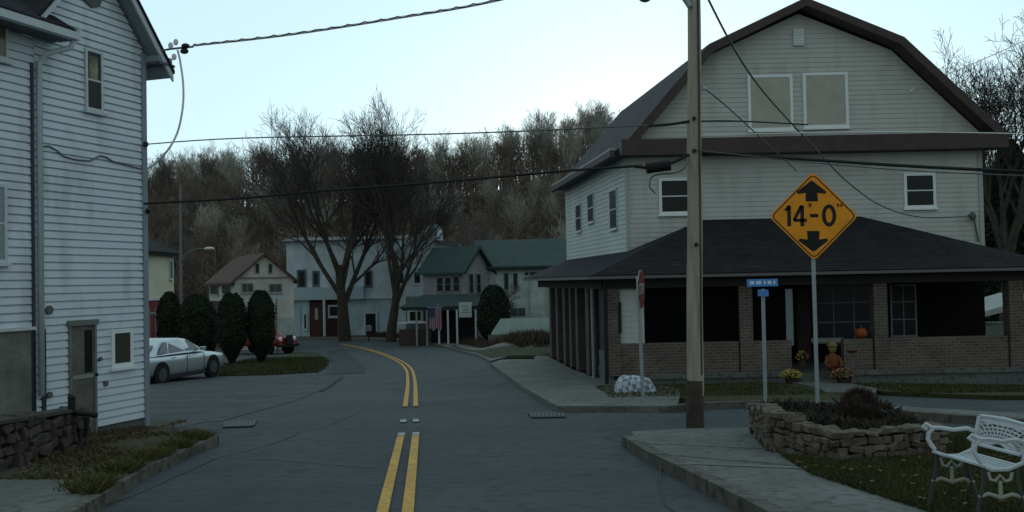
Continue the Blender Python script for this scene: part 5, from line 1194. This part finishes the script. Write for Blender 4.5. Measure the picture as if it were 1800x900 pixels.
# stuffed scarecrow sitting at the head of the steps
sx = P(1465, 640, 23.7); zs = zfl + .02; sc = thing('scarecrow', 'small straw hatted scarecrow doll in an orange shirt seated by the steps', 'scarecrow', (sx.x, 23.75, zs - .1)); X0, Y0 = sx.x, 23.75
m_ = MB(); m_.blob((X0, Y0, zs + .22), (.15, .11, .24), 12, 9); m_.tube([(X0 - .12, Y0, zs + .36), (X0 - .20, Y0 - .08, zs + .18), (X0 - .10, Y0 - .18, zs + .08)], [.05, .045, .04], 8); m_.tube([(X0 + .12, Y0, zs + .36), (X0 + .20, Y0 - .08, zs + .18), (X0 + .10, Y0 - .18, zs + .08)], [.05, .045, .04], 8); m_.smooth = True; m_.build('shirt', mat('shirt_orange', (.15, .06, .025), .9), sc)
m_ = MB(); m_.blob((X0, Y0, zs + .56), (.105, .10, .12), 12, 9); m_.smooth = True; m_.build('head', mat('sack', (.22, .17, .07), .9), sc)
m_ = MB(); m_.tube([(X0, Y0, zs + .62), (X0, Y0, zs + .635), (X0, Y0, zs + .74)], [.16, .11, .07], 12); m_.build('hat', mat('straw', (.22, .17, .08), .9), sc)
for s_ in (-1, 1): m_ = MB(); m_.tube([(X0 + s_ * .07, Y0 - .06, zs + .08), (X0 + s_ * .09, Y0 - .26, zs + .10), (X0 + s_ * .09, Y0 - .30, zs - .18)], [.065, .055, .045], 8); m_.build('trouser_leg', mat('red_trousers', (.10, .015, .015), .9), sc)
# covered thing on the lawn: a checked sheet draped over a low form
q = P(1116, 684, 20.9); gx, gy = q.x, 20.9; rnd = random.Random(2); gz = zg(gx, gy) + .09
cv = MB(); NX, NY = 34, 16; hw_, hd_ = .42, .30
prof_ = lambda u, v: (.36 * max(0, 1 - abs(u) ** 4) ** .5 * max(0, 1 - abs(v) ** 4) ** .5 * (1 - .12 * u) + .015 * math.sin(9 * u + 4 * v))
for i in range(NX + 1):
    for j in range(NY + 1):
        u = -1 + 2 * i / NX; v = -1 + 2 * j / NY
        cv.v.append(Vector((gx + u * hw_ * (1 + .05 * math.sin(7 * v)), gy + v * hd_ * (1 + .06 * math.sin(11 * u)), gz + max(.01 + .03 * math.sin(12 * u + 3 * v), prof_(u, v)))))
for i in range(NX):
    for j in range(NY): a = i * (NY + 1) + j; cv.f.append((a, a + NY + 1, a + NY + 2, a + 1))
chk = mat('checked_sheet', (.4, .45, .5), .8); N = chk.node_tree; ck = N.nodes.new('ShaderNodeTexChecker'); tc = N.nodes.new('ShaderNodeTexCoord'); mp = N.nodes.new('ShaderNodeMapping'); mp.inputs['Rotation'].default_value = (0, .3, .75)
ck.inputs['Scale'].default_value = 9; ck.inputs['Color1'].default_value = (.42, .47, .52, 1); ck.inputs['Color2'].default_value = (.15, .19, .23, 1)
N.links.new(tc.outputs['Object'], mp.inputs[0]); N.links.new(mp.outputs[0], ck.inputs['Vector']); N.links.new(ck.outputs[0], N.nodes['Principled BSDF'].inputs['Base Color'])
cv.smooth = True; o = cv.build('checked_sheet', chk, base=(gx, gy, gz)); tag(o, 'blue and white checked sheet draped over a low form on the lawn', 'sheet')
# plant stake and red feeder near the right steps
q = P(1500, 690, 22.6); o = thing('garden_stake', 'thin stake with a small red dish right of the porch steps', 'stake', (q.x, 22.6, q.z)); m_ = MB(); m_.tube([(q.x, 22.6, zg(q.x, 22.6)), (q.x, 22.6, P(1500, 618, 22.6).z)], .014, 6); m_.build('stake_rod', mat('stake_grey', (.12, .11, .11)), o)
m_ = MB(); m_.tube([(q.x, 22.6, P(1500, 620, 22.6).z), (q.x, 22.6, P(1500, 616, 22.6).z)], [.10, .13], 12); m_.build('dish', mat('dish_red', (.10, .02, .02), .7), o)
# pale sloped shed beyond the right end of the porch
q = P(1752, 560, 38); o = thing('pale_shed', 'pale sloping shed roof glimpsed through the right end of the porch', 'shed', (q.x, 38, -3)); m_ = MB()
m_.box((q.x - 1.6, 38, -3.4), (q.x + 1.6, 41, P(1752, 572, 38).z)); m_.build('wall', mat('shed_wall', (.12, .15, .14), .8, 2, .2), o)
m_ = MB(); m_.prism([(q.x - 1.8, 37.8, P(1735, 570, 38).z), (q.x + 1.8, 37.8, P(1775, 530, 38).z), (q.x + 1.8, 37.8, P(1775, 522, 38).z + .1), (q.x - 1.8, 37.8, P(1735, 562, 38).z)], (0, 3.5, 0)); m_.build('roof', mat('shed_roof', (.30, .33, .33), .7, 3, .1), o)
# low pale wall, banner and dark hedge in front of the green-roofed house
YW = 60; a = P(862, 605, YW); b_ = P(962, 605, YW); zt_ = P(900, 560, YW).z; o = thing('pale_fence', 'low pale blue panel fence with a sloped left end before the green roofed house', 'fence', ((a.x + b_.x) / 2, YW, zg(0, YW)))
m_ = MB(); m_.prism([(P(864, 585, YW).x, YW, P(864, 585, YW).z), (P(864, 585, YW).x, YW, -4.3), (b_.x + 1.5, YW, -4.3), (b_.x + 1.5, YW, zt_), (P(880, 560, YW).x, YW, zt_)], (0, .15, 0)); m_.build('panel', mat('fence_mint', (.36, .46, .44), .7, 1.2, .2), o)
m_ = MB(); m_.box((P(858, 585, YW).x, YW - .12, -4.3), (P(905, 590, YW).x, YW - .003, P(880, 588, YW).z)); m_.build('plinth', concrete, o)
q = P(872, 600, 57.5); o = thing('low_banner', 'faded pink and blue bunting cloth on the ground before the low pale fence', 'bunting', (q.x, 57.5, zg(q.x, 57.5))); m_ = MB(); zb_ = zg(q.x, 57.5) + .06
N = 10
for i in range(N + 1):
    a = math.pi * i / N
    for r_ in (.18, .50): m_.v.append(Vector((q.x + r_ * math.cos(a), 57.5 - .05 * math.sin(a * 8), zb_ + r_ * math.sin(a))))
for i in range(N): m_.f.append((2 * i, 2 * i + 1, 2 * i + 3, 2 * i + 2))
m_.build('pink_fan', mat('faded_pink', (.24, .14, .17), .8), o)
m_ = MB(); m_.prism([(q.x, 57.44, zb_)] + [(q.x + .17 * math.cos(math.pi * i / 8), 57.44, zb_ + .17 * math.sin(math.pi * i / 8)) for i in range(9)], (0, .03, 0)); m_.build('blue_centre', mat('faded_blue', (.08, .09, .16), .8), o)
q = P(925, 606, 56); rnd = random.Random(4); hg = MB(); zb_ = zg(q.x, 56)
for k in range(9): hg.blob((q.x - 1.2 + k * .36, 56, zb_ + .16), (.26, .24, .22), 9, 6, .18, rnd)
leaves(hg, lambda rn: (Vector((q.x - 1.3 + rn.random() * 3.2, 55.9 + rn.uniform(-.2, .2), zb_ + rn.uniform(.02, .42))), Vector((0, -.7, .7))), 3500, .05, rnd)
tag(hg.build('low_hedge', conifer_mat), 'low black green clipped hedge at the foot of the pale fence', 'hedge')
for px in (906, 942): m_ = MB(); c = P(px, 611, 55.2); c.z = zg(c.x, 55.2) + .16; m_.blob(c, (.16, .14, .11), 9, 6, .15, rnd); o = m_.build('rock', stone); tag(o, 'small brown rock at the %s end of the low hedge' % ('left' if px == 906 else 'right'), 'rock')
# flag and white board on the porch
YFg = YR - 7.2; a = P(753, 541, YFg); b_ = P(777, 579, YFg); hf = a.z - b_.z; wf = b_.x - a.x
fl = thing('hanging_flag', 'faded striped flag with dark blue canton hanging from the green roofed porch', 'flag', (a.x + wf / 2, YFg, b_.z))
fs = [mat('flag_red', (.16, .055, .07), .9), mat('flag_white', (.27, .22, .27), .9)]
for k in range(13):
    m_ = MB(); x0 = a.x + wf * (k + 0) / 13; x1 = a.x + wf * (k + 1) / 13; zt_ = a.z if k >= 7 else a.z - hf * .42
    ww = lambda x: .06 * math.sin((x - a.x) * 9)
    m_.add([(x0, YFg + ww(x0), b_.z + .1 * math.sin(k)), (x1, YFg + ww(x1), b_.z + .1 * math.sin(k + 1)), (x1, YFg + ww(x1), zt_), (x0, YFg + ww(x0), zt_)], [(0, 1, 2, 3)]); m_.build('stripe', fs[k % 2], fl)
m_ = MB(); x1 = a.x + wf * 7 / 13; m_.prism([(a.x, YFg - .02, a.z - hf * .42), (x1, YFg - .04, a.z - hf * .42), (x1, YFg - .04, a.z), (a.x, YFg - .02, a.z)], (0, .03, 0)); m_.build('canton', mat('flag_blue', (.045, .05, .11), .9), fl)
m_ = MB(); m_.tube([(a.x - .1, YFg + .02, a.z + .02), (b_.x + .1, YFg + .02, a.z + .02)], .02, 6); m_.tube([(a.x + .6, YFg + .02, a.z + .02), (a.x + .6, YQ + .1, a.z + .2)], .015, 5); m_.build('flag_rod', metal_grey, fl)
a = P(807, 558, YQ); b_ = P(829, 531, YQ); o = thing('porch_sign', 'white hanging board with faint grey marks under the right end of the green porch roof', 'sign', ((a.x + b_.x) / 2, YQ - .05, a.z))
m_ = MB(); m_.box((a.x, YQ - .06, a.z), (b_.x, YQ - .02, b_.z)); bd = m_.build('board', mat('board_white', (.42, .48, .47), .7, 3, .1), o)
for k, (u, v, w_) in enumerate(((.2, .7, .5), (.3, .5, .45), (.2, .3, .6))): m_ = MB(); W_ = b_.x - a.x; H_ = b_.z - a.z; m_.box((a.x + W_ * u, YQ - .066, a.z + H_ * v), (a.x + W_ * (u + w_), YQ - .0605, a.z + H_ * (v + .07))); m_.build('lettering', mat('grey_letter', (.2, .23, .24), .7), bd)
m_ = MB(); m_.tube([(b_.x - .1, YQ - .04, b_.z), (b_.x - .1, YQ + .1, zq0 - .05)], .012, 5); m_.build('hanger', metal_grey, o)
# mailbox by the left trees
q = P(648, 590, 76); o = thing('mailbox', 'grey rural mailbox on a post between the two bare trees', 'mailbox', (q.x, 76, zg(q.x, 76))); m_ = MB(); m_.tube([(q.x, 76, zg(q.x, 76)), (q.x, 76, P(648, 582, 76).z)], .06, 6); m_.build('post', bark, o)
m_ = MB(); z_ = P(648, 582, 76).z; m_.prism([(q.x - .22, 75.7, z_), (q.x + .22, 75.7, z_), (q.x + .22, 75.7, z_ + .3), (q.x + .12, 75.7, z_ + .46), (q.x - .12, 75.7, z_ + .46), (q.x - .22, 75.7, z_ + .3)], (0, .6, 0)); m_.build('box', mat('mail_grey', (.22, .24, .24), .5, metal=.3), o)

# ---------------------------------------------------------------- left foreground: stone garden wall, rail, weeds
rnd = random.Random(15)
wa = G(-60, 800, .1); wa = P(-160, 760, 9.0); wb = P(128, 790, 12.6)
wl = thing('dry_stone_wall', 'low dark dry stone wall with black rail in front of the white house door', 'wall', (wb.x, wb.y, zg(wb.x, wb.y)))
zt0 = P(0, 748, 10.2).z; zt1 = P(128, 722, 12.6).z
dW = (wb.xy - wa.xy); a_ = Vector((wa.x, wa.y, 0)); b_ = Vector((wb.x, wb.y, 0)); ztA = zt0 + (zt0 - zt1) * .45
mb = MB(); rubble(mb, a_, ztA, b_, zt1, min(zg(wa.x, wa.y), zg(wb.x, wb.y)) - .1, .17, .3)
rubble(mb, b_, zt1, b_ + Vector((-.35, .7, 0)), zt1, zg(wb.x, wb.y) - .15, .17, .3)
mb.build('stones', dark_stone, wl, bevel=.02)
mb = MB(); d_ = (b_ - a_).normalized(); nn = Vector((d_.y, -d_.x, 0)); mb.hexa([a_ + nn * .16 + Vector((0, 0, ztA)), b_ + nn * .16 + Vector((0, 0, zt1)), b_ - nn * .16 + Vector((0, 0, zt1)), a_ - nn * .16 + Vector((0, 0, ztA)), a_ + nn * .16 + Vector((0, 0, ztA + .04)), b_ + nn * .16 + Vector((0, 0, zt1 + .04)), b_ - nn * .16 + Vector((0, 0, zt1 + .04)), a_ - nn * .16 + Vector((0, 0, ztA + .04))]); mb.build('coping', mat('coping', (.06, .055, .05), .95, 6, .4), wl)
YV = 12.25; m_ = MB(); m_.tube([P(126, 722, YV), P(126, 700, YV)], .045, 10); m_.blob(P(126, 699, YV), (.05, .05, .05), 10, 6); v_ = m_.build('valve_stem', black_metal, wl)
m_ = MB(); m_.tube([P(106, 724, YV), P(132, 725, YV), P(166, 729, YV)], .034, 10); m_.blob(P(106, 724, YV), (.04, .04, .04)); m_.blob(P(166, 729, YV), (.045, .045, .045)); m_.build('pipe', black_metal, wl)
m_ = MB(); m_.tube([P(153, 733, YV), P(152, 752, YV), P(148, 768, YV)], .03, 8); m_.build('pipe_drop', black_metal, wl)
# grates
for nm, lab, pts in (('storm_grate', 'iron storm drain grate at the edge of the car park', ((392, 743), (452, 741), (446, 750), (392, 752))), ('gutter_inlet', 'dark gutter drain inlet at the far side street corner', ((928, 727), (992, 727), (994, 734), (934, 735)))):
    c4 = [G(x, y, .012) for x, y in pts]; m_ = MB(); m_.prism([v - Vector((0, 0, .03)) for v in c4], (0, 0, .035)); o = m_.build(nm, mat('pit_black', (.012, .013, .014), .9)); tag(o, lab, 'drain'); m_ = MB()
    for k in range(9):
        t = (k + .5) / 9; e0 = c4[0].lerp(c4[1], t); e1 = c4[3].lerp(c4[2], t); d = (e1 - e0).normalized(); n_ = Vector((-d.y, d.x, 0)) * .025; m_.prism([e0 - n_ + Vector((0, 0, .004)), e0 + n_ + Vector((0, 0, .004)), e1 + n_ + Vector((0, 0, .004)), e1 - n_ + Vector((0, 0, .004))], (0, 0, .015))
    m_.build('bars', mat('grate_iron', (.07, .075, .08), .7), o)

# grass blades, weeds and fallen leaves
def blades(name, label, sampler, n, h, m, seed, wd=.008, lean=.5):
    rnd = random.Random(seed); mb = MB(); c = 0; tries = 0
    while c < n and tries < n * 8:
        tries += 1; q = sampler(rnd)
        if q is None: continue
        x, y, off = q; z = zg(x, y) + off; hh = h * rnd.uniform(.4, 1.3); a = rnd.uniform(0, 6.28); d = Vector((math.cos(a), math.sin(a), 0)) * wd
        tp_ = Vector((x + rnd.gauss(0, lean) * hh, y + rnd.gauss(0, lean) * hh, z + hh)); i = len(mb.v); mb.v += [Vector((x, y, z)) - d, Vector((x, y, z)) + d, tp_]; mb.f.append((i, i + 1, i + 2)); c += 1
    return tag(mb.build(name, m, base=(0, 10, -2)), label, 'grass', None, 'stuff')
lawn_poly = [Vector(p) for p in wpts([(1372, 800), (1470, 812), (1640, 800), (1655, 762), (1900, 764), (1900, 905), (1655, 905), (1425, 832)], .14)]
def inpoly(x, y, poly):
    r = False; j = len(poly) - 1
    for i in range(len(poly)):
        xi, yi = poly[i][0], poly[i][1]; xj, yj = poly[j][0], poly[j][1]
        if (yi > y) != (yj > y) and x < (xj - xi) * (y - yi) / (yj - yi) + xi: r = not r
        j = i
    return r
def s_lawn(rn):
    x = rn.uniform(2.2, 7.5); y = rn.uniform(5.0, 13)
    return (x, y, .13) if inpoly(x, y, lawn_poly) else None
blades('grass', 'short dull green lawn grass round the bench and planter', s_lawn, 52000, .045, mat('blade_green', (.034, .042, .015), 1, 1.5, col2=(.075, .076, .028)), 1)
def s_far(rn):
    x = rn.uniform(1.9, 12); y = rn.uniform(19.0, 23.6)
    return (x, y, .09) if (y > 19.3 - .02 * x and not 6.2 < x < 7.9 and y < 23.3) else None
blades('grass', 'lawn grass strip along the foot of the brick porch', s_far, 16000, .06, MATS['blade_green'], 2, .014)
ky = [Vector(p) for p in kl_in[:5]]
def s_weed(rn):
    k = rn.random() ** .8 * 3
    if math.sin(k * 9.5) + .7 * math.sin(k * 23 + 1) + rn.gauss(0, .35) < .15: return None
    i = min(int(k), 2); f = k - i; p = ky[i].lerp(ky[i + 1], f); s_ = abs(rn.gauss(0, .22)) - .1
    return (p.x - s_ * .8, p.y + s_ * .5, .09)
blades('weeds', 'yellow green weeds spilling over the left kerb', s_weed, 6000, .11, mat('weed_green', (.045, .048, .014), 1, 4, col2=(.11, .10, .035)), 3, .012, .8)
def s_bank(rn):
    x = rn.uniform(-9, -4.2); y = rn.uniform(9.5, 17)
    return (x, y, .09) if inpoly(x, y, bank_poly) and math.sin(x * 3.1 + y) + math.cos(y * 2.7) + rn.gauss(0, .5) > .2 else None
bank_poly = [Vector(p) for p in kl_in[:4]] + [Vector(p) for p in wpts([(170, 842), (0, 842)], .12)] + [Vector((-7.6, 9)), Vector((-8.5, 17.2)), Vector((-6.4, 18.2))]
blades('dry_grass', 'sparse dry brown grass on the bank below the white house', s_bank, 16000, .06, mat('dry_blade', (.055, .045, .022), 1, 1.2, col2=(.10, .085, .04)), 4, .010, 1.0)
def s_bend(rn):
    t = rn.random() * (len(kb3) - 4); i = int(t); p = Vector(kb3[i]).lerp(Vector(kb3[i + 1]), t - i); s_ = rn.uniform(2.2, 5); return (p.x + s_ * .55, p.y + s_, .05)
blades('brush', 'brown dead brush on the verge below the two bare trees', s_bend, 9000, .42, mat('brush_brown', (.045, .032, .024), 1, 1.5, col2=(.075, .055, .04)), 5, .03, .5)

vg = [Vector(p) for p in wpts([(382, 662), (398, 642), (440, 634), (500, 627), (520, 620), (562, 622), (575, 640), (560, 655), (470, 660)])]
def s_verge(rn):
    x = rn.uniform(-16, -7); y = rn.uniform(31, 50)
    return (x, y, .05) if inpoly(x + rn.gauss(0, .12), y + rn.gauss(0, .2), vg) else None
blades('grass', 'patchy olive grass on the verge under the clipped evergreens', s_verge, 16000, .09, MATS['blade_green'], 6, .022, .6)
lf = MB(); rnd = random.Random(77); c = 0
while c < 900:
    x = rnd.uniform(-8, 9); y = rnd.uniform(7, 24)
    if not (inpoly(x, y, bank_poly) or inpoly(x, y, lawn_poly) or (s_far_ok := (19.4 < y < 23.2 and 2 < x < 12)) or (abs(x + 4.6 + (y - 8) * -.05) < .5 and rnd.random() < .3)): continue
    off = .125 if inpoly(x, y, bank_poly) else (.165 if inpoly(x, y, lawn_poly) else (.13 if 19.4 < y < 23.2 and x > 2 else .012))
    z = zg(x, y) + off; a = rnd.uniform(0, 6.28); r_ = rnd.uniform(.018, .04); i = len(lf.v)
    lf.v += [Vector((x + r_ * math.cos(a + q * 1.57) * (1 if q % 2 else .6), y + r_ * math.sin(a + q * 1.57) * (1 if q % 2 else .6), z + rnd.uniform(0, .012))) for q in range(4)]; lf.f.append((i, i + 1, i + 2, i + 3)); c += 1
tag(lf.build('fallen_leaves', mat('leaf_litter', (.10, .055, .025), .95, 3, col2=(.20, .13, .06)), base=(0, 12, -2)), 'scattered brown fallen leaves on the lawns and the weedy bank', 'leaves', None, 'stuff')
